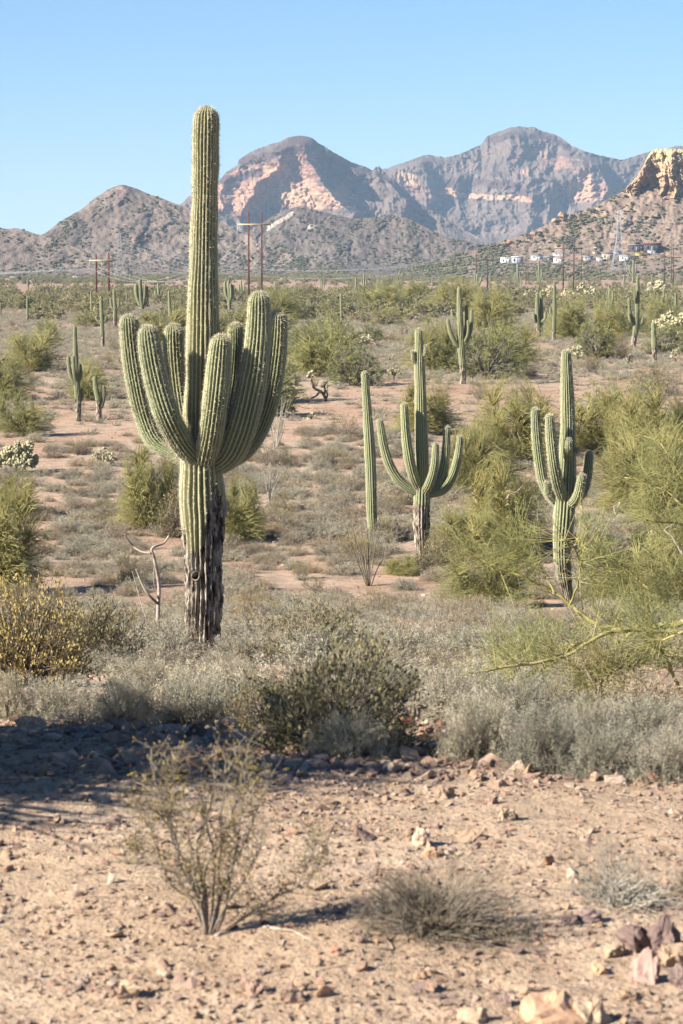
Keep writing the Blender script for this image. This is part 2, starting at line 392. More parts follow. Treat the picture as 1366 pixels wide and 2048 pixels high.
# ------------------------------------------------------------------ hills and mountains: true-distance relief
def hill_mat(name, veg, rock, rockd, pale, dots=0.0, dotscale=.12):
    m, t, b = nodes(name)
    p = pos(t); rk = attr(t, 'rock'); tn = attr(t, 'tone')
    n1 = noise_n(t, p, .012, 8, .65); n2 = noise_n(t, p, .06, 6, .7)
    g = ramp(t, n1, [(.32, veg[0]), (.5, veg[1]), (.68, veg[2])])
    g = mixc(t, 1.0, g, ramp(t, n2, [(.3, (.62, .62, .62)), (.5, (1, 1, 1)), (.7, (1.3, 1.27, 1.22))]), 'MULTIPLY')
    sc = t.nodes.new('ShaderNodeMapping'); sc.inputs['Scale'].default_value = (1, 1, .18); t.links.new(p, sc.inputs[0])
    ns = noise_n(t, sc.outputs[0], .05, 8, .7)
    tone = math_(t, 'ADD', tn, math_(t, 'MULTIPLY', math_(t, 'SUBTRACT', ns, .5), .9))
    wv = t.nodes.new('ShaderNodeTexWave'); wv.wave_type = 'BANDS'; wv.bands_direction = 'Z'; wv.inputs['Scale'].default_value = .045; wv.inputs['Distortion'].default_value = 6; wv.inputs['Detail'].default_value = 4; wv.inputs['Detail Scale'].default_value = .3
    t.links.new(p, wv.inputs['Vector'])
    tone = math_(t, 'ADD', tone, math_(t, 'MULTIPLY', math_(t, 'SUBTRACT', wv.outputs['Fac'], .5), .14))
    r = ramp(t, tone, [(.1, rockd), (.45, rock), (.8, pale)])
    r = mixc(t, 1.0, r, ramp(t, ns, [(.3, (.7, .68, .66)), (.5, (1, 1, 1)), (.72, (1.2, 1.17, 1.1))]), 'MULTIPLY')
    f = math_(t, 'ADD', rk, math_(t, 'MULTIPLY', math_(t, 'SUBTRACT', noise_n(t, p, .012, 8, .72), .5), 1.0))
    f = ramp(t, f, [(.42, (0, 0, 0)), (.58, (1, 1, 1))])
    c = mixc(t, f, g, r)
    if dots:
        vo = t.nodes.new('ShaderNodeTexVoronoi'); vo.inputs['Scale'].default_value = dotscale; t.links.new(p, vo.inputs['Vector'])
        dd = ramp(t, vo.outputs['Distance'], [(.16, (dots, dots, dots)), (.30, (0, 0, 0))])
        c = mixc(t, dd, c, (.075, .085, .04))
    t.links.new(c, b.inputs['Base Color']); b.inputs['Roughness'].default_value = 1
    bump(t, b, math_(t, 'ADD', n2, math_(t, 'MULTIPLY', ns, 1.0)), .8, 6.0)
    return m
HM_C = hill_mat('far_mountain_rock', [(.088, .066, .055), (.125, .094, .078), (.17, .125, .102)], (.28, .155, .115), (.08, .05, .048), (.37, .24, .155))
HM_A = hill_mat('shrubby_hill', [(.115, .088, .072), (.165, .128, .105), (.22, .17, .14)], (.24, .175, .145), (.14, .10, .085), (.35, .26, .20), .35, .11)
HM_B = hill_mat('dark_volcanic_hill', [(.085, .07, .063), (.12, .098, .085), (.165, .135, .112)], (.16, .12, .11), (.09, .075, .075), (.44, .37, .30), .35, .11)
HM_D = hill_mat('orange_hillside', [(.175, .125, .092), (.235, .17, .13), (.29, .22, .168)], (.33, .225, .155), (.22, .14, .10), (.43, .33, .22), .4, .13)
HM_E = hill_mat('yellow_cliff_rock', [(.38, .27, .16), (.40, .29, .17), (.38, .27, .17)], (.44, .30, .185), (.34, .215, .145), (.50, .40, .20))
RELIEFS = {}
def relief(name, crest, bottom, Yf, nu, nv, slopef, Sf, m, attrf, rough=2.0, back=600, smooth=120, fine=7):
    cx = np.array([a for a, b in crest], float); cr = np.array([b for a, b in crest], float)
    u = np.linspace(cx[0], cx[-1], nu)
    top = np.interp(u, cx, cr)
    top = top + rough * (fbm(u * .06, u * 0 + cr[0], 4, .6)) + rough * .35 * fbm(u * .35, u * 0 + 5.5, 2)
    v = np.linspace(0, 1, nv)[:, None]
    row = bottom + (top[None] - bottom) * v; px = np.broadcast_to(u[None], row.shape)
    sl = np.clip(slopef(px, row, v), 2.0, 82)
    drow = np.abs(np.diff(row, axis=0, prepend=row[:1]))
    Yc = Yf + np.cumsum(drow * (Yf / F) / np.tan(np.radians(sl)), axis=0)
    kw = int(max(3, smooth * nu / (u[-1] - u[0]))) | 1
    kk = np.hanning(kw + 2)[1:-1]; kk /= kk.sum()
    Yc = np.stack([np.convolve(np.pad(r_, kw // 2, mode='edge'), kk, 'valid') for r_ in Yc])
    wx = 26 * fbm(px * .012, row * .014 + 3.3, 3); wy = 20 * fbm(px * .013 + 8.1, row * .015, 3)
    Yc = Yc - Sf(px + wx, row, v) - (Yf / F) * fine * fbm((px + wx) * .11, (row + wy) * .13, 4, .65)
    p = P(px, row, Yc)
    rk, tn = attrf(px, row, v)
    # behind the crest the slope falls away again
    bk = []; br = []
    for k, (dy, dz) in enumerate(((back * .15, -back * .06), (back * .6, -back * .3), (back * 1.6, -back * .95))):
        q = p[-1].copy(); q[:, 1] += dy; q[:, 2] += dz; bk.append(q)
    p2 = np.concatenate([p, np.stack(bk)]); z3 = np.zeros((3, nu))
    rk = np.concatenate([rk, z3]); tn = np.concatenate([tn, z3 + .3])
    n_r = nv + 3
    i = np.arange(n_r - 1)[:, None] * nu + np.arange(nu - 1)[None]
    qd = np.stack([i, i + 1, i + nu + 1, i + nu], -1).reshape(-1, 4)
    mb = MB(); mb.add(p2, quads=qd)
    me = mb.mesh(name, m, smooth=True, attrs={'rock': rk, 'tone': tn})
    o = tag(link(name, me), kind='structure')
    RELIEFS[name] = (px, row, p, u, top, bottom)
    return o
def gauss(px, row, cx, cy, sx, sy): return np.exp(-((px - cx) / sx) ** 2 - ((row - cy) / sy) ** 2)
def band(px, row, pts, th, soft=.5, wob=6):
    c = np.interp(px, [a for a, b in pts], [b for a, b in pts]) + wob * fbm(px * .03, px * 0 + pts[0][1], 3) + 3 * fbm(px * .15, px * 0 + 2.2, 2)
    e = sst(pts[0][0] - 18, pts[0][0] + 10, px) * sst(pts[-1][0] + 18, pts[-1][0] - 10, px)
    return np.exp(-np.abs((row - c) / th) ** 4) * e
def spur(px, row, pts, wl, wr, amp):      # a rib of rock that stands out towards the viewer
    r = [b for a, b in pts]; c = np.interp(row, r, [a for a, b in pts]) + 5 * fbm(row * .06, row * 0 + pts[0][0], 3)
    d = px - c; f = sst(r[0] - 12, r[0] + 14, row)
    return amp * f * np.where(d < 0, np.exp(-(np.abs(d) / wl) ** 1.3), np.exp(-(np.abs(d) / wr) ** 1.3))

# big mountain on the right half, farthest
c2 = [(640, 470), (690, 400), (720, 350), (745, 341), (757, 338), (775, 337), (783, 333), (800, 328), (815, 322), (840, 313), (855, 309), (870, 311), (890, 316), (920, 309), (945, 297), (963, 290), (975, 272),
      (990, 265), (1005, 260), (1020, 255), (1040, 253), (1070, 255), (1085, 262), (1110, 270), (1130, 280), (1142, 291), (1170, 302), (1200, 310), (1240, 319), (1270, 313), (1300, 303), (1330, 297), (1366, 290), (1450, 300), (1560, 330)]
def c2_att(px, row, v):
    pale = band(px, row, [(890, 384), (950, 390), (1010, 394), (1060, 402)], 7) + band(px, row, [(795, 358), (840, 362)], 16) + .9 * gauss(px, row, 1090, 390, 60, 25) * 0
    pink = band(px, row, [(1020, 305), (1090, 315), (1160, 330), (1185, 350)], 22) + band(px, row, [(800, 385), (850, 392), (905, 400)], 16) + gauss(px, row, 1185, 385, 50, 30)
    yel = gauss(px, row, 1050, 345, 42, 14) + gauss(px, row, 1150, 378, 60, 28) + .8 * gauss(px, row, 950, 330, 22, 10) + .7 * gauss(px, row, 1000, 320, 30, 12)
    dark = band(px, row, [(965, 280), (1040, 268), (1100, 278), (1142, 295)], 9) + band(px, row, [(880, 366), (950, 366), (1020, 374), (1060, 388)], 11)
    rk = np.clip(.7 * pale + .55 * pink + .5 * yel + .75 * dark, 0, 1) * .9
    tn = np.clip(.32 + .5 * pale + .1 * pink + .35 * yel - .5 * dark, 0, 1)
    return rk, tn
def c2_slope(px, row, v):
    rk, tn = c2_att(px, row, v)
    return np.where(row > 470, 9, 33) + 44 * sst(.35, .7, rk) + 1.5 * fbm(px * .03, row * .06, 3)
def c2_S(px, row, v):
    e = sst(0, .06, 1 - v) + 0 * px
    s = 120 * (ridged((px + .5 * row) * .0065, row * .005, 3, .5) - .6) + 46 * (ridged((px - .3 * row) * .022, row * .010, 4, .5) - .6) + 16 * ridged((px + .2 * row) * .06, row * .022, 4) + 5 * ridged(px * .16, row * .05, 3) + 2 * fbm(px * .25, row * .2, 3)
    s = s + spur(px, row, [(1040, 262), (1062, 380), (1058, 420), (1050, 450)], 90, 34, 80) + spur(px, row, [(850, 315), (862, 380), (840, 440)], 70, 16, 75) + spur(px, row, [(905, 355), (912, 420)], 30, 10, 40)
    s = s + spur(px, row, [(1085, 262), (1100, 300)], 25, 8, 30) + spur(px, row, [(1180, 320), (1215, 380), (1220, 420)], 70, 22, 90)
    return s * (.15 + .85 * e)
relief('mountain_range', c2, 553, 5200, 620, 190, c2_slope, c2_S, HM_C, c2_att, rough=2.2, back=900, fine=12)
# pointed mountain with pale cliffs
c1 = [(300, 470), (340, 425), (365, 405), (378, 392), (400, 380), (440, 360), (452, 345), (474, 331), (478, 319), (500, 303), (520, 296), (540, 288), (560, 283), (575, 276), (598, 271), (612, 273), (625, 277), (640, 287), (660, 300),
      (683, 312), (700, 322), (725, 331), (745, 341), (751, 333), (759, 332), (766, 341), (785, 356), (800, 372), (830, 398), (870, 425), (930, 460), (1000, 500)]
def c1_att(px, row, v):
    pale = gauss(px, row, 585, 385, 75, 42) + gauss(px, row, 560, 335, 45, 14) * .7 + gauss(px, row, 650, 400, 55, 22) + gauss(px, row, 480, 420, 40, 22) * .6
    pink = gauss(px, row, 600, 320, 45, 30) + 1.35 * gauss(px, row, 430, 385, 75, 40) + .9 * gauss(px, row, 520, 375, 45, 30) + gauss(px, row, 690, 395, 30, 20) + gauss(px, row, 500, 350, 40, 16)
    dark = 1.1 * gauss(px, row, 612, 285, 48, 18) + .8 * gauss(px, row, 665, 325, 40, 22) + band(px, row, [(474, 322), (530, 318), (560, 300)], 9) + band(px, row, [(440, 362), (520, 348)], 9) + gauss(px, row, 700, 345, 60, 16) * .7 + gauss(px, row, 520, 303, 40, 10) * .4  # dark cliffs, plus shadow painted into the ridge right of the peak
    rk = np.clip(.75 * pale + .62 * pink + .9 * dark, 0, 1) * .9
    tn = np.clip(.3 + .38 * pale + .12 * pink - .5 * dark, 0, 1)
    return rk, tn
def c1_slope(px, row, v):
    rk, tn = c1_att(px, row, v)
    return np.where(row > 465, 8, 34) + 36 * sst(.35, .7, rk) + 1.5 * fbm(px * .04, row * .07, 3)
def c1_S(px, row, v):
    e = sst(0, .07, 1 - v)
    s = 70 * (ridged((px - .6 * row) * .008, row * .006, 3, .5) - .6) + 34 * (ridged((px - .4 * row) * .024, row * .011, 4, .5) - .6) + 13 * ridged((px - .3 * row) * .065, row * .025, 4) + 4 * ridged(px * .18, row * .06, 3) + 2 * fbm(px * .3, row * .25, 3)
    s = s + spur(px, row, [(604, 276), (612, 320), (640, 360), (700, 425)], 85, 16, 120) + spur(px, row, [(560, 290), (548, 330), (505, 380), (470, 430)], 50, 18, 60)
    s = s + spur(px, row, [(725, 338), (770, 370), (805, 400)], 70, 12, 80) + spur(px, row, [(478, 325), (455, 380), (440, 430)], 40, 14, 40) + spur(px, row, [(700, 400), (705, 430)], 35, 10, 40)
    return s * (.12 + .88 * e)
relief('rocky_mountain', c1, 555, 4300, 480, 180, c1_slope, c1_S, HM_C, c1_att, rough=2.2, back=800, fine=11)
# brown hill on the left
ca = [(-320, 540), (-200, 530), (0, 505), (60, 480), (88, 468), (130, 437), (160, 420), (190, 395), (215, 380), (235, 370), (250, 371), (275, 378), (300, 388), (340, 402), (385, 420), (430, 440), (480, 465), (520, 480), (560, 500), (620, 522), (700, 545)]
relief('brown_hill', ca, 562, 2200, 360, 130, lambda px, row, v: np.where(row > 535, 4, 29) + 18 * gauss(px, row, 235, 385, 25, 15),
       lambda px, row, v: (11 * (ridged((px + .3 * row) * .006, row * .006, 3, .5) - .6) + 8 * (ridged((px + .3 * row) * .02, row * .018, 5, .55) - .6) + 2.0 * fbm(px * .15, row * .12, 3) + spur(px, row, [(236, 372), (250, 440), (300, 520)], 60, 60, 10)) * (.15 + .85 * sst(0, .08, 1 - v)),
       HM_A, lambda px, row, v: (np.clip(.15 + .5 * gauss(px, row, 235, 385, 30, 16) + .25 * sst(.2, .6, fbm(px * .05, row * .05, 3)), 0, 1), .35 + 0 * px), rough=2.0, back=350)
ca0 = [(-700, 480), (-400, 474), (-200, 468), (-60, 462), (0, 458), (35, 456), (70, 466), (100, 474), (150, 494), (190, 514), (240, 534), (300, 552), (330, 560)]
relief('low_hill', ca0, 564, 1850, 260, 90, lambda px, row, v: np.where(row > 540, 4, 24),
       lambda px, row, v: (10 * (ridged((px + .3 * row) * .007, row * .006 + 9, 3, .55) - .6) + 7 * (ridged((px + .3 * row) * .02, row * .018 + 9, 5, .55) - .6) + 2 * fbm(px * .15, row * .12, 3)) * (.15 + .85 * sst(0, .08, 1 - v)),
       HM_A, lambda px, row, v: (.15 + .3 * sst(.2, .6, fbm(px * .05, row * .05, 3)), .3 + 0 * px), rough=2.0, back=300)
# dark hill in the middle
cb = [(380, 520), (440, 492), (480, 470), (520, 449), (545, 433), (570, 419), (595, 414), (625, 418), (660, 427), (700, 436), (745, 436), (790, 432), (815, 436), (850, 455), (880, 470), (910, 480), (950, 486), (1000, 492), (1060, 500), (1140, 530), (1200, 548)]
def cb_att(px, row, v):
    s = np.exp(-((row - np.interp(px, [530, 590], [460, 424])) / 5) ** 2) * sst(528, 536, px) * sst(594, 580, px)
    s = s + gauss(px, row, 625, 455, 10, 7) + gauss(px, row, 445, 534, 22, 4)
    return np.clip(.18 + s, 0, 1), np.clip(.25 + s, 0, 1)
relief('dark_hill', cb, 562, 2250, 400, 120, lambda px, row, v: np.where(row > 530, 4, 25),
       lambda px, row, v: (10 * (ridged((px - .2 * row) * .006, row * .006 + 3, 3, .55) - .6) + 8 * (ridged((px - .2 * row) * .02, row * .018 + 3, 5, .55) - .6) + 2 * fbm(px * .15, row * .12, 3) + spur(px, row, [(595, 416), (640, 470), (680, 530)], 70, 70, 10)) * (.15 + .85 * sst(0, .08, 1 - v)),
       HM_B, cb_att, rough=1.8, back=350)
# hillside on the right with the houses at its foot
cd = [(800, 545), (860, 527), (920, 508), (980, 490), (1040, 473), (1080, 456), (1105, 444), (1125, 432), (1160, 424), (1200, 408), (1240, 385), (1262, 373), (1290, 368), (1330, 366), (1366, 365), (1440, 372), (1600, 400), (1800, 440)]
def cd_att(px, row, v):
    s = .7 * sst(.15, .5, fbm(px * .02, row * .06, 4)) + .6 * gauss(px, row, 1330, 515, 140, 10)
    return np.clip(.12 + s * .7, 0, 1), np.clip(.45 + .3 * fbm(px * .03, row * .03 + 5, 3), 0, 1)
relief('house_hillside', cd, 567, 1500, 420, 140, lambda px, row, v: np.where(row > 508, 4.5, 25),
       lambda px, row, v: (7 * (ridged((px + .5 * row) * .008, row * .008 + 6, 3, .55) - .6) + 5 * (ridged((px + .5 * row) * .022, row * .02 + 6, 5, .55) - .6) + 1.5 * fbm(px * .15, row * .12, 3)) * (.15 + .85 * sst(0, .08, 1 - v)) * sst(535, 480, row),
       HM_D, cd_att, rough=1.6, back=260)
# yellow outcrop that crowns it
ce = [(1250, 378), (1262, 366), (1275, 350), (1285, 333), (1292, 318), (1300, 304), (1312, 298), (1335, 295), (1352, 297), (1366, 299), (1400, 304), (1440, 318), (1480, 350), (1510, 380)]
Ye = float(np.interp(1310, RELIEFS['house_hillside'][3], RELIEFS['house_hillside'][2][-6, :, 1]))
def ce_att(px, row, v):
    top = sst(330, 300, row)
    return np.clip(.9 + 0 * px, 0, 1), np.clip(.4 + .3 * top + .2 * fbm(px * .05, row * .05, 3), 0, 1)
o = relief('rock_outcrop', ce, 396, Ye + 16, 260, 120, lambda px, row, v: 66 + 14 * fbm(px * .06, row * .06, 3) - 30 * sst(304, 298, row),
       lambda px, row, v: (spur(px, row, [(1296, 300), (1298, 330), (1280, 372)], 24, 9, 16) + spur(px, row, [(1333, 335), (1330, 350), (1326, 376)], 16, 9, 12) + spur(px, row, [(1358, 300), (1352, 340), (1350, 372)], 14, 20, 16)
                           + 12 * ridged(px * .035, row * .02, 4) + 8 * ridged(px * .10, row * .045, 4) + 5 * ridged(px * .25, row * .12, 3) + 1.5 * fbm(px * .3, row * .2, 3)) * (.2 + .8 * sst(0, .06, 1 - v)), HM_E, ce_att, rough=3.5, back=60, smooth=12, fine=14)
def on_relief(name, px, row):
    PX, ROW, Pp, u, top, bottom = RELIEFS[name]
    nu = len(u); nv = PX.shape[0]
    fi = (px - u[0]) / (u[-1] - u[0]) * (nu - 1); i = int(np.clip(fi, 0, nu - 2)); t = fi - i
    tp = top[i] * (1 - t) + top[i + 1] * t
    fj = (row - bottom) / (tp - bottom) * (nv - 1); j = int(np.clip(fj, 0, nv - 2)); s = fj - j
    a = Pp[j, i] * (1 - t) + Pp[j, i + 1] * t; b = Pp[j + 1, i] * (1 - t) + Pp[j + 1, i + 1] * t
    return a * (1 - s) + b * s, tp

# ------------------------------------------------------------------ haze
if HAZE_DENSITY > 0:
    mb = MB(); box(mb, (-16000, -60, -14), (16000, 31000, 560))
    m = bpy.data.materials.new('air_haze'); m.use_nodes = True; t = m.node_tree
    for n in list(t.nodes): t.nodes.remove(n)
    pv = t.nodes.new('ShaderNodeVolumePrincipled'); pv.inputs['Color'].default_value = (.55, .76, 1.0, 1); pv.inputs['Density'].default_value = HAZE_DENSITY; pv.inputs['Anisotropy'].default_value = 0.0
    oo = t.nodes.new('ShaderNodeOutputMaterial'); t.links.new(pv.outputs[0], oo.inputs['Volume'])
    tag(link('haze', mb.mesh('haze', m)), kind='stuff')

# ------------------------------------------------------------------ saguaros
def column(mb, sk, pts3, rad, ribs, per, step, depth=.16, dome=True, bark=None, rough=0.0, seed=0, spines=None, spn=3, sl=.035, sw=.004, hole=None, grow=1.0):
    """one ribbed stem from its tip (first point) to its root; appends ring grids with 'crest' and 'bark' values"""
    L = np.linalg.norm(np.diff(pts3, axis=0), axis=1).sum()
    n = max(8, int(L / step))
    pr = crom(np.column_stack([pts3, rad]), n); c = pr[:, :3]; r = pr[:, 3].copy()
    if dome:                                   # rounded tip
        R0 = r[min(3, n - 1)] * 1.0; s = np.concatenate([[0], np.cumsum(np.linalg.norm(np.diff(c, axis=0), axis=1))])
        # extra rings at the very tip
        hs = np.clip(s / (R0 * 1.15), 0, 1); r = r * np.sqrt(np.clip(1 - (1 - hs) ** 2.2, 0.0, 1)) 
        extra = np.array([.02, .1, .25, .45]) * s[1]
        ce = c[0] + (c[1] - c[0]) * (extra[:, None] / s[1]); he = np.clip(extra / (R0 * 1.15), 0, 1)
        re = pr[0, 3] * np.sqrt(1 - (1 - he) ** 2.2)
        c = np.vstack([ce, c[1:]]); r = np.concatenate([re, r[1:]])
    T, A, B = frames(c); k = len(c); nth = ribs * per
    th = np.arange(nth) * 2 * math.pi / nth
    fr = (np.arange(nth) / per) % 1.0; tri = np.abs(2 * fr - 1)     # 1 at the crest (fr=0), 0 in the valley
    s = np.concatenate([[0], np.cumsum(np.linalg.norm(np.diff(c, axis=0), axis=1))])
    prof = 1 - depth * (1 - tri) ** 1.3
    wob = 0.045 * vnoise(th[None] * 1.6 + seed * 3.1, s[:, None] * 2.2 + seed) + .03 * vnoise(th[None] * 0 + seed, s[:, None] * 1.9 + seed) + .035 * vnoise(th[None] * ribs / 6.283 * 1.0 + seed, s[:, None] * 4 + seed)
    wob = wob * sst(0, .3, s)[:, None]
    rr = r[:, None] * (prof[None] + wob)
    P0 = c[:, None] + rr[..., None] * (np.cos(th)[None, :, None] * A[:, None] + np.sin(th)[None, :, None] * B[:, None])
    bk = np.zeros((k, nth))
    if bark is not None:
        bk = bark(P0, c); 
        nz = fbm(th[None] * 4 + seed, P0[..., 2] * 4.5, 4, .6); nz2 = ridged(th[None] * 9 + seed, P0[..., 2] * 5, 4, .6)
        kk = sst(.35, .65, bk + .5 * nz)
        rr = rr * (1 + kk * (.14 * nz - .30 * np.clip(nz2 - .70, 0, 1) * 2.2 - .02 + .045 * fbm(th[None] * 14, P0[..., 2] * 14, 3)))
        P0 = c[:, None] + rr[..., None] * (np.cos(th)[None, :, None] * A[:, None] + np.sin(th)[None, :, None] * B[:, None])
    if hole is not None:
        d = np.linalg.norm(P0 - np.array(hole[0]), axis=-1)
        P0 = P0 - (P0 - c[:, None]) * (.55 * sst(hole[1] * 1.1, hole[1] * .55, d))[..., None]
    crest = np.broadcast_to(tri ** 1.5, (k, nth)).copy()
    i = np.arange(k - 1)[:, None] * nth; j = np.arange(nth)[None]; j2 = (j + 1) % nth
    q = np.stack([i + j, i + nth + j, i + nth + j2, i + j2], -1).reshape(-1, 4)
    v = P0.reshape(-1, 3)
    tip = c[0] - T[0] * r[0] * .1
    v = np.vstack([v, tip, c[-1]]); b = k * nth
    tr = [(b, x, (x + 1) % nth) for x in range(nth)] + [(b + 1, b - nth + (x + 1) % nth, b - nth + x) for x in range(nth)]
    mb.add(v, quads=q, tris=tr, attr=np.concatenate([crest.ravel(), [1, 0]]))
    sk.append(np.concatenate([bk.ravel(), [0, 0]]))
    if spines is not None:
        stp = max(1, int(round(.026 / step)))
        V = P0[::stp, ::per]; kb = bk[::stp, ::per]
        nrm = unit(V - c[::stp, None]); tt = np.broadcast_to(T[::stp, None], V.shape)
        V = V.reshape(-1, 3); nrm = nrm.reshape(-1, 3); tt = tt.reshape(-1, 3); kb = kb.ravel()
        ok = kb < .45; V = V[ok]; nrm = nrm[ok]; tt = tt[ok]
        V = np.repeat(V, spn, 0); nrm = np.repeat(nrm, spn, 0); tt = np.repeat(tt, spn, 0)
        d = unit(nrm * .8 + rng.normal(size=V.shape) * .75)
        V = V + tt * rng.uniform(-.5, .5, (len(V), 1)) * .02
        blades(spines, V - nrm * .003, V + d * (sl * rng.uniform(.5, 1.2, (len(V), 1))), sw)
        # a denser cap of spines on the growing tip
        nt_ = int(260 * spn / 3 * grow); a = rng.uniform(0, 6.283, nt_); ph = np.arccos(rng.uniform(.35, 1, nt_)); R0 = pr[min(3, n - 1), 3]
        up = -T[0]; dirs = np.sin(ph)[:, None] * (np.cos(a)[:, None] * A[0] + np.sin(a)[:, None] * B[0]) + np.cos(ph)[:, None] * up
        b0 = c[0] - up * R0 * 1.0 + dirs * R0 * .98
        blades(spines, b0, b0 + unit(dirs + .4 * rng.normal(size=dirs.shape)) * (sl * rng.uniform(.6, 1.3, (nt_, 1))), sw)

def saguaro(cols, Y0, label, group=None, ribs=16, per=4, step=.05, mt='sag', mt_trunk=None, spn=0, sl=.035, sw=.004, bark=None, holef=None, arm_ribs=None, smat='straw'):
    """cols: list of (points [(px, row, width)...] tip first, depth of the tip relative to the trunk); the first is the trunk"""
    tr = cols[0][0]; bx, by, bw = tr[-1]
    base = P(bx, by, Y0); gz = ground(base[0], base[1]); base[2] = gz
    root = empty('saguaro_cactus', tuple(base)); tag(root, label, 'cactus', group)
    for idx, (pts, off) in enumerate(cols):
        pts = np.array(pts, float)
        if idx == 0:
            Y = np.full(len(pts), Y0)
            p3 = P(pts[:, 0], pts[:, 1], Y)
            if p3[-1, 2] > gz - .15:
                p3 = np.vstack([p3, p3[-1] * [1, 1, 0] + [0, 0, gz - .2]]); pts = np.vstack([pts, pts[-1]])
            Y = p3[:, 1]
        else:
            seg = np.concatenate([[0], np.cumsum(np.linalg.norm(np.diff(pts[:, :2], axis=0), axis=1))]); t = 1 - seg / seg[-1]
            Y = Y0 + off * np.clip(t / .38, 0, 1) ** .7
            p3 = P(pts[:, 0], pts[:, 1], Y)
        rad = pts[:, 2] / 2 * Y / F
        mb = MB(); sk = []; sp_ = MB() if spn else None
        R = ribs if idx == 0 else (arm_ribs or max(9, int(ribs * .85)))
        column(mb, sk, p3 - base, rad, R, per, step, bark=bark if idx == 0 and bark else None, seed=bx + 7.3 * idx, spines=sp_, spn=max(spn, 1), sl=sl, sw=sw, hole=holef if idx == 0 else None, depth=.25 if idx == 0 else .27)
        nm = 'trunk' if idx == 0 else 'arm'
        me = mb.mesh(nm, M[mt_trunk or mt] if idx == 0 else M[mt], smooth=True)
        me.attributes.remove(me.attributes['mask']) if False else None
        a = me.attributes.new('crest', 'FLOAT', 'POINT'); a.data.foreach_set('value', np.concatenate(mb.a))
        a = me.attributes.new('bark', 'FLOAT', 'POINT'); a.data.foreach_set('value', np.concatenate(sk).astype(np.float32))
        o = link(nm, me, root)
        if sp_ is not None and sp_.n:
            so = link('spines', sp_.mesh('spines', M[smat]), o); so['kind'] = 'stuff'
    return root, base

# the tall saguaro in front
Yh = 33.0
hb = P(404, 1305, Yh)
def hero_bark(P0, c):
    z = P0[..., 2]                      # heights are relative to the base
    h = z / 2.6
    ang = P0[..., 0] / .28
    lim = 1.42 - .62 * sst(-.05, .45, ang) * -1   # the right flank is corky higher up
    return sst(-.8, .7, (lim - z + .4 * fbm(P0[..., 0] * 9, z * 2.5, 3))) * .9 + 0 * h
hp = P(391, 1152, Yh - .26)
hbz = ground(hb[0], hb[1])
hero, hbase = saguaro([
    ([(413, 213, 50), (412, 250, 53), (411, 330, 53), (410, 385, 50), (409, 430, 53), (408, 500, 56), (406.5, 600, 61), (406, 680, 66), (405, 760, 70), (404, 860, 74), (403, 930, 82), (404, 1000, 88), (406, 1040, 88), (406, 1110, 82), (407, 1190, 81), (404, 1260, 76), (402, 1305, 74)], 0),
    ([(257, 629, 38), (262, 690, 42), (272, 760, 43), (288, 830, 42), (310, 882, 38), (348, 908, 28), (385, 925, 24)], .32),
    ([(294, 651, 40), (302, 710, 46), (315, 770, 49), (334, 830, 52), (360, 880, 50), (388, 912, 42), (404, 922, 34)], -.50),
    ([(347, 648, 40), (348, 700, 42), (354, 770, 42), (366, 840, 40), (382, 890, 34), (396, 912, 30)], .52),
    ([(443, 669, 40), (438, 730, 48), (432, 790, 51), (423, 860, 50), (414, 905, 50), (408, 930, 44), (404, 932, 36)], -.52),
    ([(471, 646, 30), (471, 700, 35), (464, 780, 36), (448, 860, 34), (425, 910, 30)], .55),
    ([(518, 583, 42), (517, 650, 50), (511, 720, 55), (499, 790, 60), (484, 850, 62), (464, 900, 58), (440, 925, 46), (415, 930, 36)], -.27),
    ([(557, 622, 34), (554, 690, 40), (543, 770, 42), (527, 830, 42), (506, 878, 40), (474, 912, 36), (430, 925, 30)], .32)],
    Yh, 'tall foreground saguaro with seven upturned arms and a corky grey base', ribs=23, per=5, step=.025, mt='sag', mt_trunk='sag_y', spn=4, sl=.04, sw=.0042,
    bark=hero_bark, holef=((hp[0] - hb[0], hp[1] - hb[1], hp[2] - hbz), .075), arm_ribs=20)
# nest hole in its trunk and its hard dark rim
mb = MB(); hc = np.array([hp[0] - hbase[0], hp[1] - hbase[1], hp[2] - hbase[2]])
tube(mb, [hc + [0, .02, 0], hc + [0.0, .07, 0], hc + [0, .12, .0]], [.055, .05, .01], 14)  # closed dark plug, its colour paints the shade of the cavity
o = link('nest_hole', mb.mesh('nest_hole', M['hole'], smooth=True), hero)
mb = MB(); rp = [hc + [.052 * math.cos(a), -.0 + .02 * math.sin(a * 2), .06 * math.sin(a)] for a in np.linspace(0, 6.283, 15)[:-1]]
tube(mb, rp + [rp[0]], .011, 5); link('rim', mb.mesh('rim', M['greybark'], smooth=True), o)

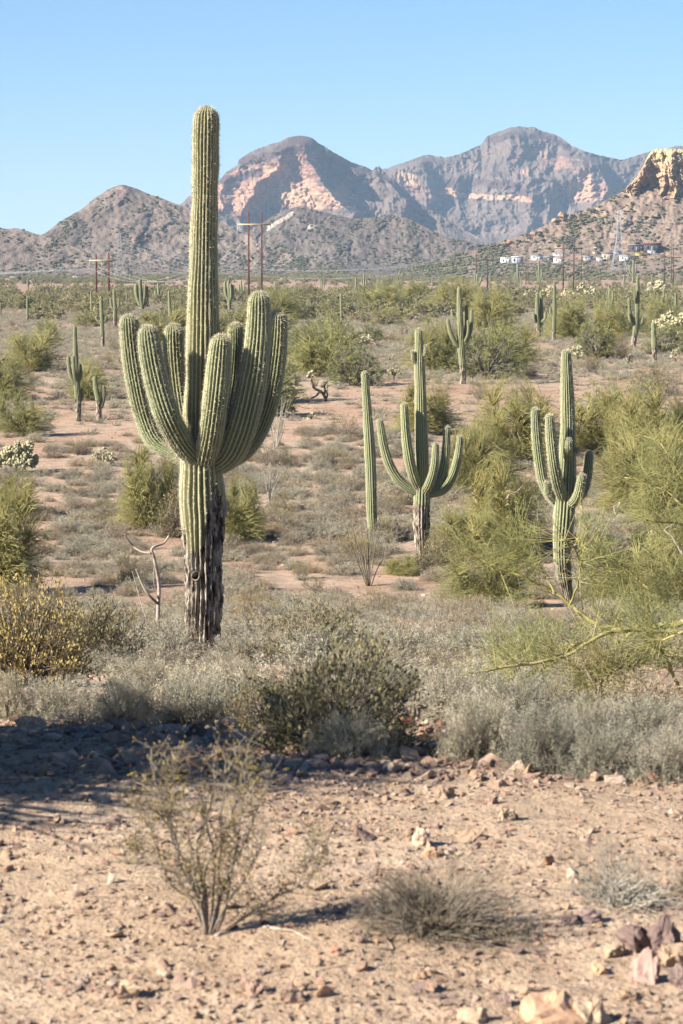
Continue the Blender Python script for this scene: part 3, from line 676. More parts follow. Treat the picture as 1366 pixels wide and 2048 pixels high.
def bark_low(hh, y=.12):
    return lambda P0, c: sst(-y, y, hh - P0[..., 2]) * .8
def dist(px, row): return float(hit(px, row)[1])
GSAG = 'saguaros standing on the desert plain'
saguaro([([(729, 743, 14), (733, 800, 17), (737, 860, 20), (741, 930, 22), (743, 1000, 21), (745, 1065, 19)], 0)], dist(745, 1080),
        'slender armless saguaro leaning left beside the many-armed one', ribs=14, per=4, step=.06, spn=2, sl=.05, sw=.008, bark=bark_low(.35))
saguaro([([(837, 657, 15), (839, 720, 20), (841, 800, 24), (843, 880, 26), (845, 950, 27), (844, 990, 34), (843, 1040, 34), (844, 1085, 29), (845, 1118, 27)], 0),
         ([(759, 838, 13), (766, 885, 18), (778, 928, 20), (796, 958, 20), (820, 978, 18), (842, 988, 16)], -.1),
         ([(808, 806, 15), (811, 862, 18), (818, 915, 21), (828, 955, 21), (842, 985, 18)], -.35),
         ([(872, 885, 13), (869, 930, 17), (860, 965, 19), (846, 988, 17)], -.45),
         ([(894, 851, 13), (892, 900, 17), (885, 945, 19), (868, 978, 20), (846, 990, 17)], .2),
         ([(921, 871, 13), (915, 918, 17), (903, 955, 19), (884, 980, 19), (850, 990, 16)], .1),
         ([(825, 702, 7), (827, 720, 8), (836, 730, 7)], -.1), ([(851, 691, 7), (850, 708, 8), (842, 716, 7)], -.1)], dist(845, 1122),
        'saguaro with five low upcurved arms on a blackened rotted trunk', ribs=16, per=4, step=.06, spn=2, sl=.05, sw=.008, bark=lambda P0, c: sst(-.25, .25, 1.75 - P0[..., 2]) * .85)
saguaro([([(1132, 699, 19), (1133, 740, 23), (1135, 800, 28), (1136, 860, 31), (1135, 920, 35), (1132, 980, 42), (1128, 1040, 42), (1124, 1090, 36), (1126, 1140, 33), (1133, 1180, 24), (1139, 1212, 20)], 0),
         ([(1070, 815, 18), (1073, 870, 21), (1079, 925, 22), (1088, 970, 21), (1106, 1000, 19), (1125, 1012, 17)], .25),
         ([(1099, 829, 18), (1102, 880, 22), (1109, 935, 24), (1119, 978, 25), (1130, 1004, 22)], -.5),
         ([(1092, 963, 10), (1096, 985, 13), (1110, 1004, 12)], -.1),
         ([(1136, 876, 15), (1136, 900, 18), (1135, 922, 15)], -.42), ([(1157, 899, 9), (1150, 904, 9)], -.2),
         ([(1179, 902, 18), (1175, 945, 21), (1167, 980, 20), (1148, 1006, 18), (1132, 1010, 16)], .45),
         ([(1164, 947, 17), (1160, 975, 20), (1151, 1000, 20), (1132, 1010, 18)], -.4)], 60.0,
        'saguaro with a split-arm cluster rising out of the palo verde thicket', ribs=18, per=4, step=.05, spn=2, sl=.05, sw=.008, bark=lambda P0, c: sst(-.3, .3, 1.3 - P0[..., 2]) * .5)
MID = [
 ('pale many-armed saguaro with one crooked left arm behind the leaning ones', (926, 768), [([(918, 574, 8), (920, 640, 13), (922, 690, 15), (925, 730, 13), (926, 768, 12)], 0), ([(903, 619, 5), (906, 632, 6), (915, 640, 6), (921, 652, 6)], 0), ([(895, 638, 7), (901, 665, 9), (912, 688, 9), (922, 694, 9)], -.2), ([(933, 610, 6), (933, 650, 8), (929, 680, 8), (923, 692, 8)], .2), ([(944, 618, 6), (942, 655, 8), (933, 684, 8), (923, 694, 8)], -.1), ([(936, 640, 5), (936, 668, 6), (926, 690, 6)], -.3)]),
 ('narrow saguaro with raised arms beside a short forked one', (157, 843), [([(150, 651, 6), (151, 700, 9), (153, 760, 12), (156, 800, 13), (157, 843, 11)], 0), ([(136, 712, 7), (140, 745, 8), (150, 768, 8)], -.1), ([(146, 712, 6), (148, 740, 7), (152, 768, 7)], -.3), ([(161, 728, 5), (161, 752, 7), (154, 772, 6)], .1), ([(164, 776, 6), (163, 796, 8), (157, 806, 7)], .1)]),
 ('short saguaro forked into two dark stems', (198, 845), [([(189, 752, 8), (192, 780, 10), (197, 805, 11), (198, 845, 11)], 0), ([(207, 770, 8), (207, 795, 9), (202, 815, 9)], .1)]),
 ('thin saguaro with stubby arm nubs at mid height', (207, 697), [([(202, 592, 6), (204, 640, 8), (206, 697, 7)], 0), ([(191, 632, 5), (195, 640, 6), (203, 645, 6)], 0), ([(213, 632, 5), (210, 642, 6), (205, 645, 5)], 0)]),
 ('saguaro with two short side arms just left of the tall cactus tip', (230, 657), [([(228, 579, 6), (230, 620, 8), (230, 657, 8)], 0), ([(221, 596, 4), (223, 612, 6), (229, 620, 6)], 0), ([(238, 597, 4), (237, 612, 6), (231, 620, 6)], 0)]),
 ('dark clump-like saguaro of thick parallel stems', (284, 620), [([(280, 558, 7), (281, 590, 9), (284, 620, 10)], 0), ([(272, 567, 7), (273, 590, 8), (281, 612, 8)], -.1), ([(290, 569, 7), (289, 592, 8), (285, 612, 8)], .1), ([(295, 572, 4), (295, 600, 4), (286, 614, 5)], .2)]),
 ('saguaro with short arms near the dark clump-like one', (318, 606), [([(316, 566, 4), (317, 585, 6), (318, 606, 6)], 0), ([(310, 580, 4), (312, 592, 5), (317, 598, 5)], 0), ([(323, 582, 4), (322, 594, 5), (318, 600, 5)], 0)]),
 ('small saguaro with one right arm against the tall cactus', (341, 636), [([(338, 582, 5), (339, 610, 6), (341, 636, 7)], 0), ([(347, 610, 5), (347, 624, 6), (341, 632, 6)], 0)]),
 ('pale multi-stemmed saguaro between the tall trunk and the pole frame', (459, 621), [([(457, 560, 6), (458, 590, 8), (459, 621, 6)], 0), ([(450, 562, 5), (451, 585, 7), (458, 604, 6)], 0), ([(465, 569, 5), (465, 590, 7), (459, 604, 6)], 0), ([(461, 566, 4), (462, 590, 5), (459, 606, 5)], -.3)]),
 ('small forked saguaro left of the tall red pole frame', (483, 593), [([(482, 560, 3), (483, 593, 4)], 0), ([(478, 568, 3), (479, 582, 4), (483, 588, 4)], 0), ([(489, 566, 3), (488, 582, 4), (483, 588, 4)], 0)]),
 ('twin-stemmed saguaro with curled side arms', (1080, 678), [([(1074, 591, 6), (1075, 630, 9), (1078, 678, 9)], 0), ([(1082, 582, 5), (1083, 630, 8), (1082, 676, 8)], .2), ([(1067, 625, 5), (1069, 640, 6), (1076, 646, 6)], -.2), ([(1091, 624, 5), (1090, 638, 6), (1082, 644, 6)], -.1)]),
 ('tall thin saguaro with one small left arm', (1107, 684), [([(1109, 566, 5), (1109, 620, 8), (1107, 684, 7)], 0), ([(1100, 614, 4), (1102, 626, 5), (1108, 630, 5)], 0)]),
 ('leaning dark-sided saguaro with a brown lower trunk', (1266, 696), [([(1276, 551, 6), (1275, 600, 9), (1272, 650, 11), (1266, 696, 11)], 0), ([(1258, 595, 5), (1260, 625, 7), (1270, 648, 8)], -.1), ([(1269, 578, 4), (1270, 600, 5), (1274, 608, 5)], -.3), ([(1286, 634, 5), (1283, 646, 6), (1272, 652, 6)], 0), ([(1257, 626, 5), (1261, 642, 6), (1268, 650, 6)], -.3)]),
 ('armless green saguaro column near the flowering-topped cholla', (1309, 728), [([(1306, 644, 8), (1308, 680, 11), (1309, 728, 10)], 0)]),
 ('slim saguaro with short left arm at the edge of the plain', (1352, 632), [([(1351, 585, 4), (1352, 632, 6)], 0), ([(1344, 607, 3), (1346, 616, 4), (1351, 622, 5)], 0)]),
 ('saguaro with a candelabra of arms in front of the lattice pylon', (1266, 566), [([(1267, 520, 4), (1266, 566, 5)], 0), ([(1259, 532, 3), (1260, 544, 4), (1266, 552, 4)], 0), ([(1272, 529, 3), (1271, 546, 4), (1266, 552, 4)], 0)]),
 ('triple-stemmed saguaro standing left of the two dark poles', (1079, 568), [([(1077, 521, 4), (1079, 568, 4)], 0), ([(1083, 538, 3), (1083, 552, 4), (1079, 562, 4)], 0), ([(1075, 540, 3), (1075, 555, 3), (1079, 562, 3)], 0)]),
 ('saguaro cluster of four short stems on the far plain', (1033, 567), [([(1035, 528, 4), (1035, 567, 4)], 0), ([(1031, 545, 3), (1031, 560, 4), (1034, 565, 4)], 0), ([(1039, 543, 3), (1039, 558, 3), (1035, 564, 4)], 0), ([(1027, 550, 3), (1028, 560, 3), (1034, 566, 4)], 0)]),
 ('twisted saguaro with splayed arms below the double pole', (955, 581), [([(955, 547, 4), (954, 560, 5), (955, 581, 5)], 0), ([(950, 550, 3), (950, 562, 4), (955, 570, 4)], 0), ([(963, 553, 3), (961, 563, 4), (956, 571, 4)], 0)]),
 ('faint forked saguaro above the palo verde domes', (713, 592), [([(712, 554, 4), (713, 592, 5)], 0), ([(709, 571, 3), (710, 580, 4), (713, 584, 4)], 0), ([(717, 569, 3), (717, 579, 4), (713, 584, 4)], 0)]),
 ('many-stemmed saguaro beside the faint forked one', (728, 586), [([(728, 547, 3), (728, 586, 4)], 0), ([(724, 560, 3), (724, 575, 3), (728, 582, 3)], 0), ([(732, 558, 3), (732, 575, 3), (728, 582, 3)], 0)]),
 ('bare pale saguaro column left of the dead-looking shrubs', (683, 652), [([(682, 587, 5), (683, 652, 5)], 0)]),
 ('lone saguaro column at the left of the plain', (55, 645), [([(55, 593, 4), (55, 645, 5)], 0)]),
 ('slim saguaro column near the left picture edge with no arms', (4, 632), [([(1, 604, 4), (1, 632, 5)], 0)]),
 ('short brown barrel-like saguaro stump above the many-armed one', (812, 672), [([(811, 658, 7), (812, 672, 8)], 0)]),
 ('saguaro column behind the left pale arm tips', (254, 770), [([(253, 722, 5), (254, 770, 6)], 0)]),
 ('small saguaro standing beside the candelabra one', (1249, 575), [([(1248, 549, 4), (1249, 575, 5)], 0)]),
]
for lab, (bx, by), cols in MID:
    Y = dist(bx, by); big = by > 640
    saguaro(cols, Y, lab, GSAG, ribs=12 if big else 9, per=4 if big else 3, step=max(.1, .5 * Y / F * 6), mt='sag_far', bark=(lambda P0, c: sst(-.3, .3, 1.3 - P0[..., 2]) * .6) if big else None)

# ------------------------------------------------------------------ shrubs and trees
def dome_pts(n, rx, ry, h, lo=.05, shell=.5, flat=1.0, seedp=0.0, lump=.25):
    a = rng.uniform(0, 6.283, n); u = rng.uniform(lo, 1, n) ** flat
    ce = np.sqrt(1 - u ** 2); d = np.stack([ce * np.cos(a), ce * np.sin(a), u], -1)
    r = shell + (1 - shell) * rng.uniform(0, 1, n) ** .5
    lm = 1 + lump * vnoise(d[:, 0] * 2.2 + seedp, d[:, 1] * 2.2 + d[:, 2] * 1.7 + seedp * 2)
    return d * (r * lm)[:, None] * np.array([rx, ry, h]), d
def shrub(name, rx, ry, h, tips, per, bl, bw, leafn=0, ll=.012, lw=.006, stem_r=.005, lo=.05, shell=.45, up=.5, spread=.7, mats=('burs', 'burstwig'), seed=0, parts=False, twist=.25, base_r=.1, droop=0.0, lump=.25, trunk=None, lift=0.0, limbs=0, leafmat=None):
    """stems from the root to tips spread through the crown, twigs and leaves at the tips; returns (wood mesh, foliage mesh)"""
    W = MB(); L = MB()
    Pt, D = dome_pts(tips, rx, ry, h - lift, lo, shell, seedp=seed, lump=lump); Pt[:, 2] += lift
    rb = rng.normal(size=(tips, 3)) * base_r * np.array([rx, ry, 0])
    if limbs:
        la = rng.uniform(0, 6.283, limbs) ; hub = []
        for k in range(limbs):
            ax = np.array([math.cos(la[k]), math.sin(la[k]), 0])
            e = ax * np.array([rx, ry, 0]) * rng.uniform(.35, .6) + np.array([0, 0, h * rng.uniform(.45, .7)])
            m_ = ax * np.array([rx, ry, 0]) * rng.uniform(.12, .25) + np.array([0, 0, h * rng.uniform(.2, .32)]) + rng.normal(size=3) * .04 * h
            s0 = rng.normal(size=3) * .03 * rx; s0[2] = -.05
            c = crom([s0, m_, e], 9); r_ = np.linspace(stem_r * 5, stem_r * 1.6, 9)
            tube(W, c, r_, 5); hub.append(c[2:])
        hub = np.concatenate(hub)
        dd = np.linalg.norm(Pt[:, None] - hub[None], axis=2) + 2.0 * np.clip(hub[None, :, 2] - Pt[:, None, 2] + .1 * h, 0, 9)
        o_ = hub[np.argmin(dd, 1)]
        mid = o_ * .45 + Pt * .55 + rng.normal(size=Pt.shape) * .05 * h + np.array([0, 0, .05 * h])
        prisms(W, o_, mid, stem_r * 1.3, stem_r * .8); prisms(W, mid, Pt, stem_r * .8, stem_r * .35)
        mdir = unit(Pt - mid)
    else:
        m1 = rb + (Pt - rb) * .38 + rng.normal(size=Pt.shape) * twist * .14 * h; m1[:, 2] += .10 * h * (1 - D[:, 2]) * (1 - droop)
        m2 = rb + (Pt - rb) * .72 + rng.normal(size=Pt.shape) * twist * .12 * h
        r2 = rng.uniform(.7, 1.4, tips) * stem_r
        rb[:, 2] = -.02
        prisms(W, rb, m1, r2, r2 * .8); prisms(W, m1, m2, r2 * .8, r2 * .6); prisms(W, m2, Pt, r2 * .6, r2 * .3)
        mdir = unit(Pt - m2)
    o = np.repeat(Pt, per, 0); md = np.repeat(mdir, per, 0); DD = np.repeat(D, per, 0)
    dirs = unit(md * (1 - up * .4) + np.array([0, 0, 1]) * up + DD * .35 + rng.normal(size=o.shape) * spread)
    st = o - md * rng.uniform(0, 1, (len(o), 1)) * bl * 1.3 + rng.normal(size=o.shape) * bl * .18
    ln = bl * rng.uniform(.5, 1.3, (len(o), 1)); e = st + dirs * ln; e[:, 2] -= droop * ln[:, 0] * .5
    e[:, 2] = np.maximum(e[:, 2], .0)
    blades(L, st, e, bw)
    if leafn:
        k = rng.integers(0, len(st), leafn * tips); t = rng.uniform(0, 1, (len(k), 1))
        c = st[k] * (1 - t) + e[k] * t + rng.normal(size=(len(k), 3)) * ll * .4
        leaves(L, c, dirs[k] + rng.normal(size=c.shape) * .6 + [0, 0, .3], ll * rng.uniform(.6, 1.3, len(k)), lw * rng.uniform(.7, 1.2, len(k)), m=0 if leafmat is None else 1)
    if parts:
        ms = [M[mats[0]]] + ([M[leafmat]] if leafmat else [])
        return W.mesh(name + '_stems', M[mats[1]]), L.mesh(name + '_foliage', ms)
    J = MB()
    for src, mi in ((L, 0), (W, 1)):
        off = J.n
        for v in src.v: J.v.append(v); J.a.append(np.zeros(len(v), np.float32))
        for q, qm in zip(src.q, src.qm): J.q.append(q + off); J.qm.append(np.full(len(q), mi if mi else 0) if not leafmat else np.where(qm == 1, 2, mi))
        for t_, tm in zip(src.t, src.tm): J.t.append(t_ + off); J.tm.append(np.full(len(t_), mi))
        J.n += src.n
    return J.mesh(name, [M[mats[0]], M[mats[1]]] + ([M[leafmat]] if leafmat else []))
def put(name, meshes, loc, label, cat, group=None, rz=0., sc=1., names=('stems', 'foliage')):
    """a plant: one mesh, or an Empty with wood and foliage parts"""
    if isinstance(meshes, tuple):
        o = empty(name, loc, rz)
        for nm, me in zip(names, meshes):
            c = link(nm, me, o)
            if nm in ('foliage', 'crown'): pass
    else:
        o = link(name, meshes, None, loc); o.rotation_euler = (0, 0, rz)
    o.scale = (sc, sc, sc) if np.isscalar(sc) else sc
    return tag(o, label, cat, group)

# ---- prototypes -------------------------------------------------------------
def bursage(i, q=1.0, mats=('burs', 'burstwig'), parts=False, seed=0):
    return shrub('bursage_shrub', .50, .46, .35, int(260 * q), max(6, int(12 * q ** .4)), .06 / q ** .15, .0042 / q ** .55, int(14 * q ** .3), .016 / q ** .35, .009 / q ** .35, .0028 / q ** .4, .02, .35, .12, 1.15, mats, seed + i * 3.7, parts, lump=.3)
BUR_HI = [bursage(i, 2.2, parts=True) for i in range(2)]
BUR_MD = [bursage(i, .8) for i in range(4)]
BUR_DRY = [bursage(i + 9, .8, ('burs_dry', 'burstwig')) for i in range(3)]
BUR_LO = [bursage(i + 20, .14) for i in range(3)]
def verde(i, q, h=2.4, w=2.0, mats=('verde', 'verde_bark'), parts=True, bl=.32, bw=.006, seed=0):
    return shrub('palo_verde_tree', w, w * .9, h, int(520 * q), int(16), bl, bw / q ** .5, 0, 0, 0, .015 / q ** .3, .0, .42, .12, .8, mats, seed + i * 5.1, parts, lump=.45, lift=.15, limbs=9)
VER_HI = [verde(i, 4.2, bw=.0062, seed=1 + i, bl=.12) for i in range(3)]
VER_MD = [verde(i, 1.6, bw=.012, bl=.20, seed=20 + i) for i in range(4)]
VER_LO = [verde(i, .5, bw=.026, parts=False, mats=('verde', 'greybark'), bl=.26, seed=40 + i) for i in range(4)]
VER_FAR = [verde(i, .11, bw=.05, parts=False, mats=('verde_far', 'greybark'), bl=.32, seed=60 + i) for i in range(4)]
def creosote(i, q=1., parts=False):
    return shrub('creosote_bush', .62, .6, 1.0, int(120 * q), 8, .10, .004, 22, .016 / q ** .4, .010 / q ** .4, .006 / q ** .3, .25, .6, .7, .6, ('creo', 'greybark'), 80 + i * 2.3, parts, twist=.7, base_r=.06, lump=.3)
CRE = [creosote(i, .8) for i in range(3)]
def jojoba(i, q=1., yellow=False, parts=True, rx=.5, h=.5):
    return shrub('jojoba_bush', rx, rx * .9, h, int(330 * q), 4, .08, .003, 13, .026, .0125, .004, .05, .45, .8, .5, ('burstwig', 'greybark'), 100 + i * 2.9, parts, lump=.35, leafmat='jojy' if yellow else 'joj')
def ocotillo(n, h, sp, seed, r=.016):
    W = MB(); rr = np.random.default_rng(seed)
    for k in range(n):
        a = rr.uniform(0, 6.283); d = rr.uniform(.15, 1) * sp
        e = np.array([math.cos(a) * d, math.sin(a) * d, h * rr.uniform(.6, 1)]); s0 = e * [.05, .05, 0]
        m_ = s0 * .5 + e * .5 + rr.normal(size=3) * .03 * h; m_[:2] *= .8; s0[2] = -.05
        tube(W, [s0, m_, e + [0, 0, 0]], [r, r * .9, r * .35], 5, 10)
    return W
def cholla_tree(seed, h, w, n, jl=.14, r=.035, mound=False):
    """dark forked stem under a crown of pale spiny joints"""
    rr = np.random.default_rng(seed); W = MB(); J = MB(); tips = []
    st = h * (.12 if mound else .42)
    tube(W, [(0, 0, -.05), (rr.normal() * .03 * h, 0, st * .6), (rr.normal() * .05 * h, 0, st)], [.05 * h ** .5, .04 * h ** .5, .035 * h ** .5], 7, 8)
    for k in range(7 if not mound else 10):
        a = rr.uniform(0, 6.283); e = np.array([math.cos(a) * w * .32 * rr.uniform(.4, 1), math.sin(a) * w * .32 * rr.uniform(.4, 1), h * rr.uniform(.55, .85)])
        c = crom([(0, 0, st * rr.uniform(.6, 1)), (e[0] * .6, e[1] * .6, st + (e[2] - st) * .3), e], 6); tube(W, c, [.03, .028, .026, .024, .022, .02], 5)
        tips.append(c[2:])
    tips = np.concatenate(tips)
    ico = bmesh.new(); bmesh.ops.create_icosphere(ico, subdivisions=2, radius=1); ico.verts.ensure_lookup_table()
    V = np.array([v.co for v in ico.verts]); T = np.array([[v.index for v in f.verts] for f in ico.faces]); ico.free()
    Q, D = dome_pts(n, w * .5, w * .5, h - (st if not mound else .05), 0.0 if not mound else .05, .55, lump=.3, seedp=seed); Q[:, 2] += st * (.75 if not mound else .0)
    nc_ = max(3, n // 6); Q = np.repeat(Q[:nc_], 6, 0) ; D = np.repeat(D[:nc_], 6, 0); dv = unit(D * .7 + rr.normal(size=D.shape) * .8); Q = Q + dv * jl * .55; D = dv; n = len(Q)
    for k in range(n):
        d = unit(D[k] + rr.normal(size=3) * .2); a = unit(np.cross(d, [.3, .8, .5])); b = np.cross(d, a)
        L_ = jl * rr.uniform(.6, 1.2) * .5; R_ = r * rr.uniform(.8, 1.25)
        s = 1 + rr.uniform(-.28, .32, (len(V), 1)); v = V * s
        J.add(Q[k] + v[:, :1] * a * R_ + v[:, 1:2] * b * R_ + v[:, 2:] * d * L_, tris=T)
        nrm = unit(V[rr.integers(0, len(V), 26)]); pp = Q[k] + nrm[:, :1] * a * R_ + nrm[:, 1:2] * b * R_ + nrm[:, 2:] * d * L_
        blades(J, pp, pp + unit(pp - Q[k] + rr.normal(size=pp.shape) * .01) * R_ * .7, .005 + r * .06)
    return W.mesh('stem', M['cholla_dk']), J.mesh('joints', M['cholla'])

# ---- hand placed plants: photo position of the root, width and height in photo pixels ------------
def loc_of(px, row):
    p = hit(px, row); return (float(p[0]), float(p[1]), float(p[2]) - .02)
def size_of(p, px_): return px_ * p[1] / F
def place(meshes, nat_w, nat_h, px, row, wpx, hpx, name, label, cat, group=None, names=('stems', 'foliage'), depth=None):
    p = loc_of(px, row) if depth is None else (lambda q: (float(q[0]), float(q[1]), ground(q[0], q[1]) - .02))(P(px, row, depth))
    sx = size_of(p, wpx) / nat_w; sz = size_of(p, hpx) / nat_h
    return put(name, meshes, p, label, cat, group, rng.uniform(0, 6.283), (sx, sx, sz), names)

PVN = ('trunk', 'crown')
pv = [ # px, base row, width, height, quality, label
 (300, 1060, 165, 185, 'H', 'bright green palo verde shrub just behind the base of the tall saguaro, on its left'),
 (478, 1085, 130, 130, 'H', 'thin palo verde shrub just behind the base of the tall saguaro, on its right'),
 (5, 1190, 180, 235, 'H', 'dark dense palo verde cut by the left picture edge'),
 (30, 1040, 110, 95, 'H', 'thin feathery palo verde sprigs at the left edge below the large pale cholla'),
 (45, 872, 130, 85, 'M', 'yellow-green palo verde on the bare slope above the large pale cholla'),
 (10, 800, 110, 90, 'M', 'palo verde clump at the left edge beside the narrow saguaro'),
 (62, 742, 130, 85, 'M', 'grey-branched palo verde with thin foliage at the left'),
 (175, 800, 90, 70, 'M', 'scraggly palo verde between the two small left saguaros'),
 (640, 752, 190, 100, 'M', 'broad bright palo verde mound right of the tall saguaro arms'),
 (455, 700, 120, 80, 'M', 'palo verde mound behind the tall saguaro arms'),
 (330, 690, 150, 75, 'M', 'palo verde mound seen between the left arms of the tall saguaro'),
 (870, 742, 130, 85, 'M', 'dark-bottomed palo verde between the many-armed and the pale saguaro'),
 (1018, 735, 125, 85, 'M', 'round palo verde standing alone on pink soil'),
 (980, 665, 110, 90, 'M', 'upright palo verde behind the pale many-armed saguaro'),
 (1140, 680, 130, 80, 'M', 'palo verde behind the tall thin saguaro with one arm'),
 (1215, 675, 100, 60, 'M', 'low palo verde left of the leaning saguaro'),
 (1330, 660, 110, 60, 'M', 'olive palo verde behind the tree-like cholla'),
 (765, 625, 110, 60, 'M', 'palo verde dome right of the bare pale column saguaro'),
 (830, 612, 90, 50, 'M', 'palo verde dome in the far row, centre'),
 (910, 625, 110, 60, 'M', 'palo verde dome left of the pale many-armed saguaro'),
 (560, 650, 120, 70, 'M', 'palo verde dome behind the rightmost arm of the tall saguaro'),
 (850, 868, 165, 110, 'H', 'palo verde with shaded base behind the many-armed saguaro'),
 (1035, 925, 190, 165, 'H', 'open palo verde with a visible dark trunk between the two big saguaros'),
 (960, 990, 170, 150, 'H', 'palo verde right of the many-armed saguaro'),
 (1200, 905, 200, 130, 'H', 'palo verde behind the split-arm saguaro on its right'),
 (1310, 920, 220, 150, 'H', 'yellow-green palo verde crown near the right picture edge'),
 (1275, 1030, 220, 190, 'H', 'grey-twigged palo verde right of the split-arm saguaro'),
 (1350, 1060, 230, 210, 'H', 'dense palo verde against the right picture edge'),
 (1000, 1100, 190, 180, 'H', 'brown-hearted palo verde left of the split-arm saguaro'),
 (935, 1125, 150, 120, 'H', 'low palo verde beside the rotted saguaro trunk, on its right'),
 (800, 1150, 100, 42, 'H', 'low palo verde at the foot of the rotted saguaro trunk'),
 (1275, 1210, 220, 150, 'H', 'dark green palo verde sprays right of the split-arm saguaro trunk'),
 (1370, 1230, 240, 200, 'H', 'palo verde sprays at the right edge above the fallen yellow limb'),
 (975, 1215, 200, 130, 'H', 'palo verde sprays left of the split-arm saguaro trunk base'),
]
for k, (x, r_, w_, h_, q, lab) in enumerate(pv):
    V = VER_HI if q == 'H' else VER_MD
    place(V[k % len(V)], 3.8, 2.4, x, r_, w_, h_, 'palo_verde_tree', lab, 'palo verde', 'palo verde trees', PVN)
CH = [
 (30, 948, 90, 64, 150, 0, 'large pale cholla at the left picture edge'), (203, 931, 56, 34, 90, 1, 'low mounded pale cholla on bare soil left of the tall saguaro'),
 (115, 730, 18, 16, 30, 1, 'small pale cholla left of the narrow saguaro'), (583, 824, 14, 15, 20, 1, 'tiny pale cholla on bare pink soil'), (622, 838, 30, 14, 26, 1, 'low pale cholla beside the tiny one on bare soil'),
 (788, 762, 30, 34, 45, 0, 'pale-topped cholla above the many-armed saguaro'), (783, 722, 22, 16, 20, 1, 'small cholla knot above the pale-topped one'), (733, 698, 42, 30, 50, 0, 'cholla with scattered pale tips left of the many-armed saguaro'),
 (835, 622, 22, 14, 24, 1, 'pale cholla patch above the many-armed saguaro tip'), (838, 638, 18, 12, 20, 1, 'second pale cholla patch, just below the first'), (660, 664, 34, 28, 50, 0, 'pale cholla above the broad palo verde mound'),
 (876, 654, 18, 14, 20, 1, 'cream cholla in front of the dark-bottomed palo verde'), (1154, 722, 28, 38, 50, 0, 'cholla with round pale head right of the split-arm saguaro tip'), (1257, 730, 24, 26, 40, 1, 'pale cholla at the foot of the leaning saguaro'),
 (1350, 725, 20, 34, 34, 0, 'thin-stemmed pale cholla near the right edge'), (1342, 690, 66, 62, 110, 0, 'tree-like cholla with twisting branches at the right edge'), (1062, 606, 34, 26, 60, 1, 'pale cholla clump left of the twin-stemmed saguaro'),
 (1098, 600, 40, 30, 70, 1, 'pale cholla clump behind the twin-stemmed saguaro'), (1132, 606, 40, 24, 60, 1, 'pale cholla clump right of the thin one-armed saguaro'), (1170, 606, 46, 38, 90, 1, 'big bright cholla clump right of the thin one-armed saguaro'),
 (1308, 590, 50, 26, 70, 1, 'pale cholla clump above the armless green column'), (1214, 618, 16, 16, 20, 1, 'little cholla left of the leaning saguaro'), (362, 640, 30, 26, 50, 1, 'pale cholla hugging the left of the tall trunk'),
 (470, 645, 34, 24, 50, 1, 'pale cholla hugging the right of the tall trunk'), (191, 640, 12, 12, 16, 1, 'little cholla beside the nubby thin saguaro'), (630, 600, 14, 8, 12, 1, 'small pale cholla far above the broad palo verde mound'),
 (1010, 592, 20, 10, 20, 1, 'small pale cholla far left of the cholla clumps'), (915, 640, 16, 12, 14, 1, 'small pale cholla beside the crooked-armed saguaro'),
]
for k, (x, r_, w_, h_, n_, mound, lab) in enumerate(CH):
    p = loc_of(x, r_); w = size_of(p, w_); h = size_of(p, h_)
    sc = max(w, h)
    ms = cholla_tree(200 + k, h, w, n_ * (3 if x == 30 else 2), jl=max(.11, .13 * sc), r=max(.028, .027 * sc) * (1.2 if r_ < 700 else 1.0), mound=bool(mound))
    put('cholla_cactus', ms, p, lab, 'cactus', 'teddy bear chollas', names=('stem', 'joints'))
# the twisted cholla with dark bare limbs
p = loc_of(640, 802); W = MB(); s_ = p[1] / F
for pts, r0 in (([(652, 802), (648, 790), (640, 782), (628, 776), (624, 764), (620, 752)], 3.2), ([(648, 790), (650, 780), (649, 770)], 2.4), ([(640, 782), (632, 792), (622, 796)], 2.2), ([(628, 776), (634, 768)], 2.0), ([(650, 800), (655, 790), (650, 778)], 2.2)):
    q3 = [P(a, b, p[1] + .1 * math.sin(a)) - np.array(p) for a, b in pts]; tube(W, q3, np.linspace(r0, r0 * .6, len(q3)) * s_, 6, 14)
w3 = W.mesh('stem', M['cholla_dk'])
JJ = MB(); ico = bmesh.new(); bmesh.ops.create_icosphere(ico, subdivisions=2, radius=1); ico.verts.ensure_lookup_table()
IV = np.array([v.co for v in ico.verts]); IT = np.array([[v.index for v in f.verts] for f in ico.faces]); ico.free()
for a, b, rr_ in ((620, 746, 5), (624, 752, 4), (616, 751, 4.5), (626, 744, 3.5), (649, 768, 5), (654, 773, 4), (645, 772, 4), (652, 764, 3.5), (655, 781, 3), (621, 757, 3.5), (635, 767, 3)):
    for _ in range(3):
        c_ = P(a + rng.uniform(-2, 2), b + rng.uniform(-2, 2), p[1] + rng.uniform(-.12, .12)) - np.array(p)
        JJ.add(c_ + IV * (1 + rng.uniform(-.25, .3, (len(IV), 1))) * rr_ * .62 * s_, tris=IT)
put('cholla_cactus', (w3, JJ.mesh('joints', M['cholla'])), p, 'twisted dark-limbed cholla with pale tips on bare soil', 'cactus', 'teddy bear chollas', names=('stem', 'joints'))

